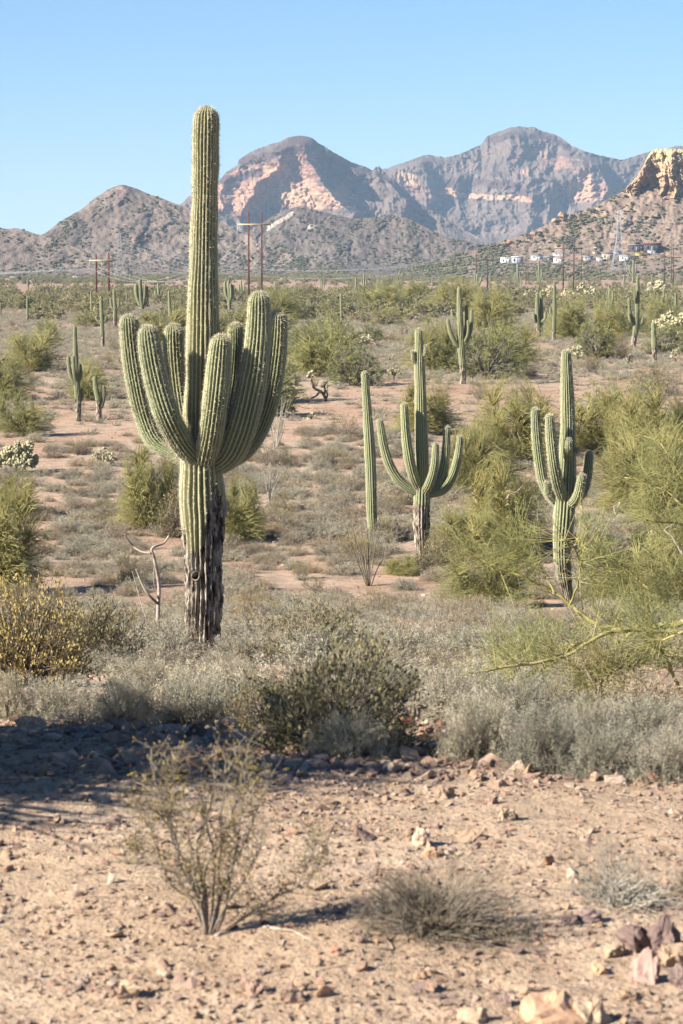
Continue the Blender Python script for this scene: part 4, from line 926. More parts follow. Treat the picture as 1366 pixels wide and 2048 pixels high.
def canes(px, row, n, hpx, spx, mt, lab, seed, r=.014):
    p = loc_of(px, row); o = link('ocotillo_plant', ocotillo(n, size_of(p, hpx), size_of(p, spx), seed, r * max(1, p[1] / 85)).mesh('ocotillo_plant', M[mt], smooth=True), None, p)
    tag(o, lab, 'ocotillo', 'ocotillos')
canes(738, 1172, 17, 150, 62, 'ocot', 'dark ocotillo canes left of the rotted saguaro trunk', 5, .014)
canes(552, 898, 22, 110, 34, 'ocot_pale', 'pale leafless ocotillo right of the tall saguaro arms', 6, .012)
canes(1282, 812, 18, 62, 42, 'ocot', 'dark spreading ocotillo above the right palo verdes', 7, .012)
canes(1232, 822, 12, 80, 26, 'ocot_pale', 'pale ocotillo left of the dark spreading one', 8, .012)
canes(540, 1010, 12, 90, 30, 'ocot_pale', 'thin ocotillo wands below the pale ocotillo', 9, .012)
# dead forked snag
Ysn = dist(315, 1262); bp = P(315, 1262, Ysn); bp[2] = ground(bp[0], bp[1]); sn = empty('dead_snag', tuple(bp)); tag(sn, 'dead forked branch standing left of the tall saguaro base', 'dead tree')
for nm, pts, r0, r1, mt in (('trunk', [(315, 1262), (316, 1220), (318, 1180), (315, 1150), (308, 1115), (303, 1098), (312, 1092), (328, 1086), (338, 1071)], 4.2, 2.0, 'deadwood'),
                   ('limb', [(314, 1206), (296, 1188), (284, 1168), (276, 1148), (272, 1138)], 3.0, 1.6, 'greybark'),
                   ('limb', [(302, 1106), (285, 1104), (268, 1094), (255, 1078), (250, 1068)], 2.6, 1.2, 'deadwood'),
                   ('limb', [(292, 1236), (280, 1200), (272, 1168), (264, 1142)], 1.0, .6, 'ocot_pale'),
                   ('limb', [(312, 1180), (307, 1158), (309, 1130)], 1.0, .6, 'ocot_pale')):
    q3 = [P(a, b, Ysn + .12 * math.sin(a * .1)) - bp for a, b in pts]
    mb = MB(); tube(mb, q3, np.linspace(r0, r1, len(q3)) * Ysn / F, 7, 30); link(nm, mb.mesh(nm, M[mt], smooth=True), sn)

# ---- near shrubs --------------------------------------------------------------------------------
def near(mesh, natw, nath, x, r_, w_, h_, name, lab, cat, group=None): return place(mesh, natw, nath, x, r_, w_, h_, name, lab, cat, group)
near(jojoba(1, 1.25, False), 1.0, .52, 665, 1505, 450, 250, 'jojoba_bush', 'large olive-leaved jojoba in the middle of the near shrub line', 'shrub')
near(jojoba(2, .9, False), 1.0, .52, 545, 1462, 210, 150, 'jojoba_bush', 'dark jojoba sprays left of the large olive jojoba', 'shrub')
near(jojoba(3, 1.0, False), 1.0, .52, 640, 1330, 210, 130, 'jojoba_bush', 'jojoba rising behind the large olive jojoba', 'shrub')
near(jojoba(4, 1.6, True), 1.0, .52, 45, 1370, 300, 200, 'jojoba_bush', 'yellow-leaved jojoba at the left picture edge', 'shrub')
near(jojoba(5, 1.2, False), 1.0, .52, 190, 1335, 210, 165, 'jojoba_bush', 'grey-green jojoba right of the yellow-leaved one', 'shrub')
near(jojoba(6, .8, False), 1.0, .52, 260, 1170, 70, 60, 'jojoba_bush', 'small jojoba behind the dead forked branch', 'shrub')
near(jojoba(7, 1.0, False), 1.0, .52, 350, 1075, 90, 105, 'jojoba_bush', 'round olive bush just left of the tall saguaro base', 'shrub')
near(jojoba(8, 1.0, False), 1.0, .52, 885, 1145, 120, 85, 'jojoba_bush', 'grey-leaved bush behind the rotted saguaro foot', 'shrub')
near(jojoba(9, 1.0, True), 1.0, .52, 1185, 1400, 120, 120, 'jojoba_bush', 'yellowish jojoba behind the small dark trunk on the right', 'shrub')
nb = [(255, 1452, 170, 150, 'dark-bottomed bursage in the left of the near shrub line'), (385, 1455, 190, 160, 'dark-bottomed bursage right of the first, below the tall saguaro'), (290, 1385, 200, 105, 'pale bursage behind the two dark-bottomed ones'),
      (470, 1385, 190, 90, 'pale bursage in front of the tall saguaro base, on its right'), (120, 1440, 220, 130, 'dry bursage under the yellow-leaved jojoba'), (10, 1440, 130, 140, 'grey bursage at the left edge of the shrub line'),
      (960, 1525, 200, 200, 'dense grey bursage right of the large olive jojoba'), (1090, 1540, 210, 190, 'grey bursage with exposed twigs in the right shrub line'), (1210, 1550, 230, 160, 'tan dry bursage in the right shrub line'),
      (1340, 1555, 200, 150, 'tan bursage against the right edge of the shrub line'), (1060, 1460, 260, 170, 'pale bursage behind the twiggy one'), (900, 1440, 200, 150, 'pale bursage behind the dense grey one'),
      (780, 1400, 180, 120, 'small pale bursage behind the large olive jojoba'), (700, 1520, 200, 140, 'grey twiggy bursage at the foot of the large olive jojoba'), (1290, 1490, 220, 150, 'grey bursage behind the tan ones at the right'), (1180, 1500, 170, 150, 'grey bursage beside the small dark trunk')]
for k, (x, r_, w_, h_, lab) in enumerate(nb): near(BUR_HI[k % 2] , 1.05, .45, x, r_, w_, h_, 'bursage_shrub', lab, 'shrub', 'bursage shrubs')
# leafless grey shrub and dry twigs in the foreground
DRY = shrub('dry_shrub', .5, .4, .34, 700, 11, .032, .0022, 0, 0, 0, .0026, .02, .45, .0, 1.2, ('burs_dry', 'burstwig'), 31, True, lump=.35)
near(DRY, .85, .36, 868, 1855, 420, 172, 'dry_shrub', 'leafless grey domed shrub on the bare foreground soil', 'shrub')
DRY2 = shrub('dry_shrub', .5, .4, .34, 170, 12, .06, .002, 0, 0, 0, .004, .15, .5, .6, .6, ('burs_dry', 'ocot_pale'), 33, True, twist=.8, lump=.35)
near(DRY2, .85, .36, 1240, 1810, 230, 150, 'dry_shrub', 'sparse dead twiggy shrub in the foreground at the right', 'shrub')
near(DRY, 1.05, .38, 1385, 1790, 110, 110, 'dry_shrub', 'grey dry shrub cut by the right picture edge', 'shrub')
# foreground creosote, stems traced at their own depth
cb_ = hit(418, 1872); Yc = float(cb_[1]); cr_ = empty('creosote_bush', (float(cb_[0]), Yc, float(cb_[2]))); tag(cr_, 'open creosote bush with grey stems in the near foreground', 'shrub')
W = MB(); TP = []
stems = [[(412, 1875), (395, 1810), (370, 1780), (348, 1745), (300, 1725), (262, 1728)], [(414, 1875), (400, 1800), (372, 1740), (345, 1680), (325, 1610), (310, 1540), (300, 1500)], [(416, 1876), (405, 1820), (408, 1770), (412, 1730), (440, 1690), (445, 1640), (450, 1560), (445, 1500)],
         [(422, 1876), (432, 1820), (448, 1780), (468, 1720), (490, 1680), (505, 1650), (525, 1600), (535, 1560)], [(424, 1875), (440, 1840), (460, 1760), (475, 1700), (480, 1640), (490, 1560), (495, 1480)], [(410, 1872), (392, 1790), (360, 1730), (350, 1660), (318, 1590), (285, 1570), (268, 1560)],
         [(420, 1874), (428, 1800), (430, 1720), (415, 1660), (400, 1600), (385, 1560)], [(430, 1876), (480, 1840), (520, 1815), (560, 1790), (592, 1775)], [(414, 1874), (398, 1780), (380, 1700), (375, 1640), (368, 1590)], [(418, 1874), (440, 1790), (455, 1740), (470, 1690), (462, 1650)],
         [(415, 1874), (405, 1790), (395, 1700), (410, 1640), (430, 1580), (425, 1520)], [(420, 1875), (450, 1810), (485, 1760), (520, 1700), (528, 1650)], [(412, 1874), (380, 1800), (340, 1770), (310, 1690), (300, 1640), (310, 1590)], [(425, 1875), (440, 1800), (442, 1700), (470, 1620), (480, 1570), (470, 1500)], [(416, 1874), (400, 1760), (350, 1700), (340, 1620), (350, 1560), (340, 1500)],
         [(345, 1680), (330, 1640), (290, 1610), (262, 1640)], [(505, 1650), (500, 1600), (505, 1560), (485, 1530)], [(325, 1610), (345, 1560), (350, 1530)], [(300, 1725), (280, 1700), (262, 1690)], [(592, 1775), (610, 1740), (625, 1700), (640, 1670)], [(592, 1775), (612, 1772), (640, 1730), (660, 1700)]]
bl_ = np.array(cr_.location)
for k, st in enumerate(stems):
    off = rng.uniform(-.12, .12); n = len(st); r0 = 4.2 if k < 15 else 2.2
    q3 = np.array([P(a + rng.normal() * 2.0 * (i > 0), b, Yc + off * i / n) - bl_ for i, (a, b) in enumerate(st)]); c = crom(q3, 18) + rng.normal(size=(18, 3)) * .0025 * np.linspace(0, 1, 18)[:, None]
    tube(W, c, np.linspace(r0 * .75, r0 * .25, 18) * Yc / F, 5)
    for j in range(5, 18):
        for _ in range(4):
            e = c[j] + unit(rng.normal(size=3) + [0, 0, .7]) * rng.uniform(.02, .09); prisms(W, [c[j]], [e], .0012, .0006); TP.append(e); TP.append(c[j] * .5 + e * .5)
link('stems', W.mesh('stems', M['greybark'], smooth=True), cr_)
L_ = MB(); TP = np.array(TP); k = rng.integers(0, len(TP), 4200); c = TP[k] + rng.normal(size=(4200, 3)) * .012
leaves(L_, c, rng.normal(size=c.shape) + [0, 0, .6], rng.uniform(.006, .013, 4200), rng.uniform(.003, .005, 4200)); link('foliage', L_.mesh('foliage', M['creo']), cr_)
CR_HI = creosote(5, 1.0, True)
near(jojoba(21, .9, False), 1.0, .52, 768, 1082, 70, 50, 'jojoba_bush', 'dark bush at the right foot of the leaning armless saguaro', 'shrub')
near(BUR_HI[0], .85, .4, 738, 1100, 75, 34, 'bursage_shrub', 'bursage hiding the foot of the leaning armless saguaro', 'shrub', 'bursage shrubs')
near(BUR_HI[1], .85, .4, 850, 1142, 90, 44, 'bursage_shrub', 'bursage at the foot of the rotted saguaro trunk', 'shrub', 'bursage shrubs')
for x, r_, w_, h_, lab in ((545, 935, 110, 60, 'rusty creosote below the pale ocotillo'), (690, 880, 80, 60, 'olive creosote left of the leaning armless saguaro'), (665, 935, 80, 45, 'rusty creosote above the leaning armless saguaro base'), (215, 1040, 75, 60, 'rusty creosote on the bare slope left of the tall saguaro'), (160, 910, 70, 40, 'small creosote beside the low mounded cholla'),
        (1300, 790, 150, 70, 'golden creosote along the bare ground at the right'), (1180, 745, 60, 45, 'creosote below the leaning saguaro'), (1240, 720, 60, 60, 'creosote beside the pale cholla on the right'), (960, 800, 50, 50, 'small creosote on pink soil below the pale saguaro'), (560, 1060, 90, 60, 'creosote on the pink slope below the pale ocotillo'), (790, 1035, 60, 60, 'rusty creosote behind the many-armed saguaro trunk'), (905, 720, 60, 30, 'low creosote at the pale saguaro foot')):
    near(CR_HI, 1.3, 1.0, x, r_, w_, h_, 'creosote_bush', lab, 'shrub', 'creosote bushes')
near(jojoba(12, .8, False), 1.0, .52, 1062, 752, 40, 28, 'jojoba_bush', 'small round dark bush on pink soil right of the pale saguaro', 'shrub')

# small dark trunk and fallen / reaching yellow limbs of the palo verde on the right
def branch_thing(name, lab, cat, Yb, limbs_, mt, foliage=0, root=None, fw=.22, fr=.0045, leafm='verde'):
    def clear_(q): a_, b_ = proj(q + b0); return ~((a_ > 1085) & (a_ < 1152) & (b_ < 1205))
    b0 = P(*limbs_[0][0][0], Yb); b0[2] = ground(b0[0], b0[1]) if root is None else b0[2]
    o = empty(name, tuple(b0)); tag(o, lab, cat); E = []
    for pts, r0, r1, dy in limbs_:
        q3 = np.array([P(a, b, Yb + dy * i / max(1, len(pts) - 1)) - b0 for i, (a, b) in enumerate(pts)]); n = 26
        c = crom(q3, n) + np.concatenate([np.zeros((1, 3)), rng.normal(size=(n - 1, 3))]) * .12 * r0 * Yb / F
        mb = MB(); tube(mb, c, np.linspace(r0, r1, n) * Yb / F * .5, 7); link('limb', mb.mesh('limb', M[mt], smooth=True), o)
        E.append(c[n // 4:])
    if foliage:
        E = np.concatenate(E); W = MB(); L = MB(); n = foliage
        s = E[rng.integers(0, len(E), n)]; d = unit(rng.normal(size=(n, 3)) + [-.5, 0, .5]); e = s + d * rng.uniform(.08, fw * 2, (n, 1)); k_ = clear_(e); s, d, e = s[k_], d[k_], e[k_]; n = len(s)
        prisms(W, s, e, .0035, .0016)
        o_ = np.repeat(s * .35 + e * .65, 12, 0) + rng.normal(size=(n * 12, 3)) * .03; dd = unit(np.repeat(d, 12, 0) + rng.normal(size=(n * 12, 3)) * .55)
        e_ = o_ + dd * rng.uniform(.05, fw, (n * 12, 1)); k_ = clear_(o_) & clear_(e_); blades(L, o_[k_], e_[k_], fr)
        link('twigs', W.mesh('twigs', M['verde_bark']), o); link('crown', L.mesh('crown', M[leafm]), o)
    return o
branch_thing('palo_verde_tree', 'yellow-barked palo verde limb sweeping in low from the right picture edge', 'palo verde', 16.0,
  [([(1480, 1270), (1420, 1250), (1366, 1246), (1320, 1252), (1280, 1260), (1240, 1258), (1200, 1252)], 17, 7, .5), ([(1480, 1270), (1300, 1262), (1235, 1262), (1190, 1278), (1150, 1305), (1100, 1320), (1040, 1330), (980, 1340), (925, 1347)], 11, 4, -.6),
   ([(1190, 1278), (1150, 1290), (1100, 1325), (1060, 1350), (1030, 1372)], 6, 2.5, -.4), ([(1366, 1400), (1330, 1310), (1310, 1290), (1366, 1262)], 8, 4, -.5), ([(1310, 1310), (1270, 1330), (1230, 1350), (1200, 1375)], 6, 2, -.3), ([(1150, 1290), (1110, 1300), (1070, 1305), (1000, 1300)], 5, 2, .3)], 'verde_bark', 420, root=True, fw=.2, fr=.0035)
branch_thing('palo_verde_tree', 'palo verde limb reaching up and left across the split-arm saguaro foot', 'palo verde', 20.0,
  [([(1240, 1290), (1180, 1240), (1140, 1210), (1110, 1185), (1060, 1160), (1000, 1135), (960, 1120)], 11, 3, .4), ([(1110, 1185), (1090, 1150), (1060, 1110), (1035, 1085)], 5, 2, .3), ([(1140, 1210), (1160, 1150), (1150, 1100), (1130, 1080)], 5, 2, -.3), ([(1240, 1290), (1300, 1230), (1366, 1180), (1450, 1150)], 9, 5, .8), ([(1300, 1180), (1240, 1130), (1180, 1100), (1150, 1075)], 7, 2, .4)], 'verde_bark', 520, root=True, fw=.26, fr=.004)
branch_thing('palo_verde_tree', 'bare pinkish limbs with thin sprays at the right picture edge', 'palo verde', 24.0,
  [([(1440, 1060), (1366, 1010), (1330, 980), (1290, 962), (1250, 955)], 7, 2, .3), ([(1450, 1100), (1366, 1050), (1320, 1045), (1290, 1040)], 6, 2, -.3), ([(1400, 1020), (1330, 900), (1310, 880), (1280, 870)], 4, 1.5, .2), ([(1440, 1120), (1366, 1090), (1330, 1075)], 5, 2, .3)], 'verde_bark', 260, root=True, fw=.26, fr=.004)
branch_thing('small_tree', 'small dark twiggy trunk rising from the right shrub line', 'tree', 13.0,
  [([(1205, 1455), (1195, 1410), (1188, 1370), (1170, 1340), (1140, 1330)], 9, 3, .2), ([(1205, 1455), (1190, 1425), (1165, 1395), (1140, 1380)], 7, 2, -.2), ([(1195, 1410), (1200, 1370), (1225, 1345), (1260, 1320)], 6, 2, .2)], 'greybark', 90, fw=.14, fr=.003, leafm='joj')
branch_thing('fallen_branch', 'crooked yellowish dead branch lying behind the right shrub line', 'branch', 14.0,
  [([(1366, 1428), (1330, 1432), (1290, 1442), (1250, 1452), (1215, 1470)], 8, 3, -.3), ([(1290, 1442), (1262, 1410), (1250, 1395)], 4, 2, .2)], 'verde_bark', root=True)
for lab, Yb, li in (('pale twisted deadwood inside the right palo verde thicket', 40.0, [([(1232, 1030), (1228, 1015), (1240, 1005), (1258, 1000)], 4, 2, .1), ([(1240, 1005), (1236, 1018), (1246, 1026)], 3, 1.5, .1)]),
                    ('curved bleached branch inside the thicket left of the split-arm saguaro', 50.0, [([(1014, 998), (1018, 990), (1030, 985), (1045, 972)], 3, 1.2, .1), ([(1012, 996), (1020, 1002)], 3, 2, .1)]),
                    ('white bleached branch at the right edge of the thicket', 22.0, [([(1366, 1110), (1345, 1075), (1330, 1060), (1350, 1048)], 5, 2, .1)])):
    branch_thing('dead_branch', lab, 'branch', Yb, li, 'deadwood', root=True)
def lying(lab, pts, r0, r1):
    q3 = np.array([hit(a, b) + [0, 0, r0 * .4 * hit(a, b)[1] / F] for a, b in pts]); b0 = q3[0].copy(); mb = MB(); n = 20
    Y0 = b0[1]; tube(mb, crom(q3 - b0, n) + rng.normal(size=(n, 3)) * .002, np.linspace(r0, r1, n) * Y0 / F * .5, 6)
    tag(link('dead_branch', mb.mesh('dead_branch', M['deadwood'], smooth=True), None, tuple(b0)), lab, 'branch')
lying('bleached branch lying right of the foreground creosote stems', [(430, 1874), (470, 1864), (510, 1855), (550, 1860), (590, 1868), (625, 1886)], 9, 3)
lying('long thin grey branch lying behind the bleached one', [(510, 1856), (580, 1852), (650, 1838), (700, 1815)], 7, 3)
lying('thin dead stick on the soil at the lower left', [(130, 1882), (170, 1880), (215, 1876)], 7, 3)
lying('dead stem lying under the leafless grey shrub', [(800, 1832), (850, 1835), (900, 1842), (945, 1858)], 6, 3)
lying('second dead stem lying in front of the leafless grey shrub', [(845, 1855), (890, 1860), (935, 1850)], 6, 2)

# the palo verde outside the frame at the left whose shade falls on the near ground
for (sx_, sy_, sk_, sz_, lab) in ((-3.5, 7.75, .75, .95, 'palo verde standing outside the picture at the left that shades the stony ground'), (-4.9, 9.5, .95, 1.2, 'taller palo verde outside the picture at the left, behind the one that shades the ground'), (-2.65, 8.7, .5, .85, 'low palo verde outside the picture at the left, nearest to the frame')):
    put('palo_verde_tree', VER_HI[1], (sx_, sy_, ground(sx_, sy_)), lab, 'palo verde', None, sx_, (sk_, sk_, sz_), PVN)

# ---- scattered shrubs ---------------------------------------------------------------------------
def scatter(name, protos, pts, rz, sc, idx, label=None, cat=None):
    me = bpy.data.meshes.new(name + '_points'); me.vertices.add(len(pts)); me.vertices.foreach_set('co', np.asarray(pts, np.float32).ravel())
    rot = np.zeros((len(pts), 3), np.float32); rz = np.asarray(rz, np.float32); rot[:] = rz if rz.ndim == 2 else np.stack([rz * 0, rz * 0, rz], -1)
    a = me.attributes.new('rot', 'FLOAT_VECTOR', 'POINT'); a.data.foreach_set('vector', rot.ravel())
    s3 = np.asarray(sc, np.float32); s3 = s3 if s3.ndim == 2 else np.repeat(s3[:, None], 3, 1)
    a = me.attributes.new('scl', 'FLOAT_VECTOR', 'POINT'); a.data.foreach_set('vector', np.ascontiguousarray(s3, np.float32).ravel())
    a = me.attributes.new('idx', 'INT', 'POINT'); a.data.foreach_set('value', np.asarray(idx, np.int32))
    ng = bpy.data.node_groups.new(name, 'GeometryNodeTree')
    ng.interface.new_socket('Geometry', in_out='INPUT', socket_type='NodeSocketGeometry'); ng.interface.new_socket('Geometry', in_out='OUTPUT', socket_type='NodeSocketGeometry')
    gi = ng.nodes.new('NodeGroupInput'); go_ = ng.nodes.new('NodeGroupOutput'); jn = ng.nodes.new('GeometryNodeJoinGeometry')
    def na(nm, ty):
        n = ng.nodes.new('GeometryNodeInputNamedAttribute'); n.data_type = ty; n.inputs[0].default_value = nm; return [o for o in n.outputs if o.enabled and o.name == 'Attribute'][0]
    ra, sa, ia = na('rot', 'FLOAT_VECTOR'), na('scl', 'FLOAT_VECTOR'), na('idx', 'INT')
    e2r = ng.nodes.new('FunctionNodeEulerToRotation'); ng.links.new(ra, e2r.inputs[0])
    for k, pr in enumerate(protos):
        oi = ng.nodes.new('GeometryNodeObjectInfo'); oi.inputs['Object'].default_value = pr; oi.inputs['As Instance'].default_value = True
        ip = ng.nodes.new('GeometryNodeInstanceOnPoints'); cm = ng.nodes.new('FunctionNodeCompare'); cm.data_type = 'INT'; cm.operation = 'EQUAL'
        ins = [s for s in cm.inputs if s.enabled and s.type == 'INT']; ng.links.new(ia, ins[0]); ins[1].default_value = k
        ng.links.new(gi.outputs[0], ip.inputs['Points']); ng.links.new(cm.outputs[0], ip.inputs['Selection'])
        ng.links.new(oi.outputs['Geometry'], ip.inputs['Instance']); ng.links.new(e2r.outputs[0], ip.inputs['Rotation']); ng.links.new(sa, ip.inputs['Scale'])
        ng.links.new(ip.outputs[0], jn.inputs[0])
    ng.links.new(jn.outputs[0], go_.inputs[0])
    o = link(name, me); md = o.modifiers.new('scatter', 'NODES'); md.node_group = ng
    return tag(o, label, cat, kind='stuff')
_po = {}
def proto_obj(me):                        # an unlinked object that only lends its mesh to a scatter
    if me.name not in _po: _po[me.name] = bpy.data.objects.new(me.name + '_source', me)
    return _po[me.name]
BARE = [(640, 775, 150, 30), (150, 985, 130, 50), (140, 935, 140, 22), (250, 870, 130, 16), (110, 1060, 90, 22), (620, 830, 80, 30), (690, 950, 60, 30), (960, 790, 170, 25), (1180, 800, 80, 25), (830, 735, 110, 12), (590, 1110, 40, 20), (690, 1230, 50, 25), (620, 1180, 60, 20), (820, 1260, 60, 14), (660, 1000, 60, 20), (1080, 700, 60, 15), (940, 1330, 50, 14), (1230, 690, 60, 10), (180, 1120, 90, 14), (340, 1180, 60, 30), (470, 1190, 30, 30), (130, 1170, 120, 12)]
def bare(px, row):
    b = np.zeros_like(px)
    for x, y, rx, ry in BARE: b = np.maximum(b, np.exp(-(((px - x) / rx) ** 2 + ((row - y) / ry) ** 2) ** 1.5))
    return b
def candidates(n, y0, y1, ex=1.35, pw=2.0):
    u = rng.uniform(0, 1, n); y = (y0 ** pw + u * (y1 ** pw - y0 ** pw)) ** (1 / pw)      # uniform over the ground when pw = 2
    x = rng.uniform(-1, 1, n) * (.1413 * ex * y + 1.5); z = G(x, y)
    px, row = proj(np.stack([x, y, z], -1)); return x, y, z, px, row
def keep_mask(x, y, px, row, hpx):
    m = np.ones(len(x), bool)
    m &= ~((px > 345) & (px < 462) & (y < 33.4) & (row - hpx < 1290) & (y > 14))
    m &= ~((px > 815) & (px < 870) & (y < 74) & (y > 60)); m &= ~((px > 1095) & (px < 1150) & (y < 60) & (y > 46)); m &= ~((px > 725) & (px < 750) & (y < 79) & (y > 66))
    m &= ~((px > 290) & (px < 345) & (y < Ysn) & (row - hpx < 1230) & (y > 20))
    return m
# bursage: 300 nearest as things, the rest as one mass
x, y, z, px, row = candidates(2900, 11.5, 78)
dn = np.clip(.66 - np.where(y > 55, .45, 1.0) * bare(px, row) + 1.1 * fbm(x * .35, y * .2, 3), 0, 1) * np.where(y > 60, .9, 1)
s = rng.uniform(.45, 1.3, len(x)) * np.where(y < 18, .62, .95)
m = (rng.uniform(0, 1, len(x)) < dn) & keep_mask(x, y, px, row, s * .4 * F / y)
A = np.stack([x, y, z - .02, s, px, row], -1)[m]
x, y, z, px, row = candidates(60000, 78, 650, pw=1.5)
dn = np.clip(.75 - .85 * bare(px, row) * np.where(y < 125, .38, .62) + .8 * fbm(x * .06, y * .035, 4), 0.08, 1)
s = rng.uniform(.6, 1.5, len(x))
m = (rng.uniform(0, 1, len(x)) < dn)
B = np.stack([x, y, z - .02, s, px, row], -1)[m]
inview = (A[:, 4] > -20) & (A[:, 4] < 1386); order = np.argsort(-(A[:, 3] / A[:, 1]) * np.where(inview, 1, .0001)); ind = order[:275]; rest = np.setdiff1d(np.arange(len(A)), ind)
for k, j in enumerate(ind):
    a = A[j]; dry = rng.uniform() < .42
    ms = (BUR_DRY if dry else BUR_MD); me = ms[k % len(ms)]
    o = put('bursage_shrub', me, (a[0], a[1], a[2]), 'dry tan bursage among the grey shrubs on the slope' if dry else 'grey-green bursage shrub among its like on the slope', 'shrub', 'dry bursage shrubs on the slope' if dry else 'bursage shrubs on the slope', rng.uniform(0, 6.283), (a[3], a[3], a[3] * rng.uniform(.6, 1.3)))
R = np.concatenate([A[rest], B]); nearm = R[:, 1] < 120
pr = [proto_obj(m_) for m_ in BUR_MD + BUR_DRY + BUR_LO]
idx = np.where(nearm, rng.integers(0, 7, len(R)), rng.integers(7, 10, len(R)))
scatter('bursage_scrub', pr, R[:, :3], rng.uniform(0, 6.283, len(R)), R[:, 3] * rng.uniform(.9, 1.1, len(R)), idx)
# palo verdes and creosotes across the plain
x, y, z, px, row = candidates(1150, 130, 620, pw=1.6)
dn = np.clip(.6 + 1.0 * fbm(x * .02 + 5, y * .012, 3) - .8 * bare(px, row), 0, 1)
clear = np.ones(len(x), bool)
for lab, (bx, by), cols in MID:
    yb = dist(bx, by); clear &= ~((np.abs(px - bx) < 2600 * 1.0 / y * 3 + 8) & (y < yb) & (y > yb * .75))
m = (rng.uniform(0, 1, len(x)) < dn) & clear & ((row < 690) | (rng.uniform(0, 1, len(x)) < .4))
Pm = np.stack([x, y, z - .05, rng.uniform(.6, 1.25, len(x)), px, row], -1)[m]
sel = np.argsort(-(Pm[:, 3] / Pm[:, 1]) * ((Pm[:, 4] > -30) & (Pm[:, 4] < 1396)))[:250]; rs = np.setdiff1d(np.arange(len(Pm)), sel)
for k, j in enumerate(sel):
    a = Pm[j]; near_ = a[1] < 330
    put('palo_verde_tree', (VER_LO if near_ else VER_FAR)[k % 4], (a[0], a[1], a[2]), 'green palo verde dome among the scrub of the nearer plain' if near_ else 'small green palo verde dome on the farther plain', 'palo verde', 'palo verdes of the nearer plain' if near_ else 'palo verdes of the farther plain', rng.uniform(0, 6.283), (a[3] * .95, a[3] * .95, a[3] * rng.uniform(.7, 1.1)))
x, y, z, px, row = candidates(6500, 500, 2300, pw=1.6)
m = rng.uniform(0, 1, len(x)) < np.clip(.6 + .9 * fbm(x * .006, y * .004, 3), 0.05, 1)
R = np.concatenate([Pm[rs], np.stack([x, y, z - .1, rng.uniform(.45, 1.3, len(x)), px, row], -1)[m]])
scatter('distant_scrub', [proto_obj(m_) for m_ in VER_FAR], R[:, :3], rng.uniform(0, 6.283, len(R)), R[:, 3], rng.integers(0, 4, len(R)))
x, y, z, px, row = candidates(900, 40, 420, pw=1.5)
m = (rng.uniform(0, 1, len(x)) < np.clip(.4 + .8 * fbm(x * .05 + 9, y * .03, 3) - .5 * bare(px, row), 0, 1)) & keep_mask(x, y, px, row, .9 * F / y) & ((row < 1100) | (px > 480))
R = np.stack([x, y, z - .02, rng.uniform(.5, 1.15, len(x)), px, row], -1)[m]; R = R[np.argsort(R[:, 1])][:290]
for k, a in enumerate(R):
    put('creosote_bush', CRE[k % 3], (a[0], a[1], a[2]), 'olive creosote bush among the low grey scrub', 'shrub', 'creosote bushes among the scrub', rng.uniform(0, 6.283), float(a[3]))
# far small saguaros
FS = []
for k in range(5):
    mb = MB(); sk = []; rr_ = .22
    column(mb, sk, np.array([(0, 0, 5.2), (.05, 0, 2.5), (0, 0, -.2)]), np.array([.17, .24, .24]), 9, 3, .3)
    for q in range((0, 1, 2, 3, 4)[k]):
        a = q * 2.1 + k; d = np.array([math.cos(a), math.sin(a) * .6, 0]); h0 = 1.7 + .5 * (q % 3); ht = 3.2 + .6 * ((q * 7 + k) % 3)
        column(mb, sk, np.array([d * .85 + [0, 0, ht], d * .85 + [0, 0, h0 + .5], d * .5 + [0, 0, h0], d * 0 + [0, 0, h0 - .1]]), np.array([.13, .17, .16, .13]), 8, 3, .3)
    me = mb.mesh('far_saguaro', M['sag_far'], smooth=True); a_ = me.attributes.new('crest', 'FLOAT', 'POINT'); a_.data.foreach_set('value', np.concatenate(mb.a)); FS.append(me)
x, y, z, px, row = candidates(170, 420, 1900, ex=1.15, pw=1.5)
for k in range(len(x)):
    if abs(px[k] - 410) < 36: continue
    put('saguaro_cactus', FS[k % 5], (x[k], y[k], z[k] - .1), 'small distant saguaro standing in the far scrub', 'cactus', 'distant saguaros', rng.uniform(0, 6.283), float(rng.uniform(.45, .95)))
# shrubs that speckle the hills
bl0 = MB()
for _ in range(9):
    bl0.add(np.array([rng.normal() * .5, rng.normal() * .5, abs(rng.normal()) * .3 + .3]) + IV * (1 + rng.uniform(-.45, .5, (len(IV), 1))) * [.55, .55, .45], tris=IT)
M['hillshrub'] = mat('hill_shrub_leaf', [(.075, .08, .045), (.11, .11, .06), (.15, .145, .085)], .6, rand=.4)
BLOB = proto_obj(bl0.mesh('hill_shrub', M['hillshrub']))
for nm, cnt, rmax in (('brown_hill', 5200, 560), ('low_hill', 2600, 560), ('dark_hill', 4200, 560), ('house_hillside', 5200, 566)):
    PX, ROW, Pp, u, top, bottom = RELIEFS[nm]; nv_, nu_ = PX.shape
    ii = rng.integers(0, nv_ - 1, cnt * 2); jj = rng.integers(0, nu_ - 1, cnt * 2)
    t = rng.uniform(0, 1, (cnt * 2, 1)); q = Pp[ii, jj] * (1 - t) + Pp[ii + 1, jj] * t; q = q + (Pp[ii, jj + 1] - Pp[ii, jj]) * rng.uniform(0, 1, (cnt * 2, 1))
    pq, rq = proj(q); dens = .22 + 1.5 * fbm(pq * .035, rq * .05, 4) + .5 * sst(505, 535, rq)
    ok = rng.uniform(0, 1, len(q)) < np.clip(dens, .05, 1); q = q[ok][:cnt]
    scatter('hill_scrub', [BLOB], q, rng.uniform(0, 6.283, len(q)), rng.uniform(.3, 1.25, len(q)) ** 1.3, np.zeros(len(q)))

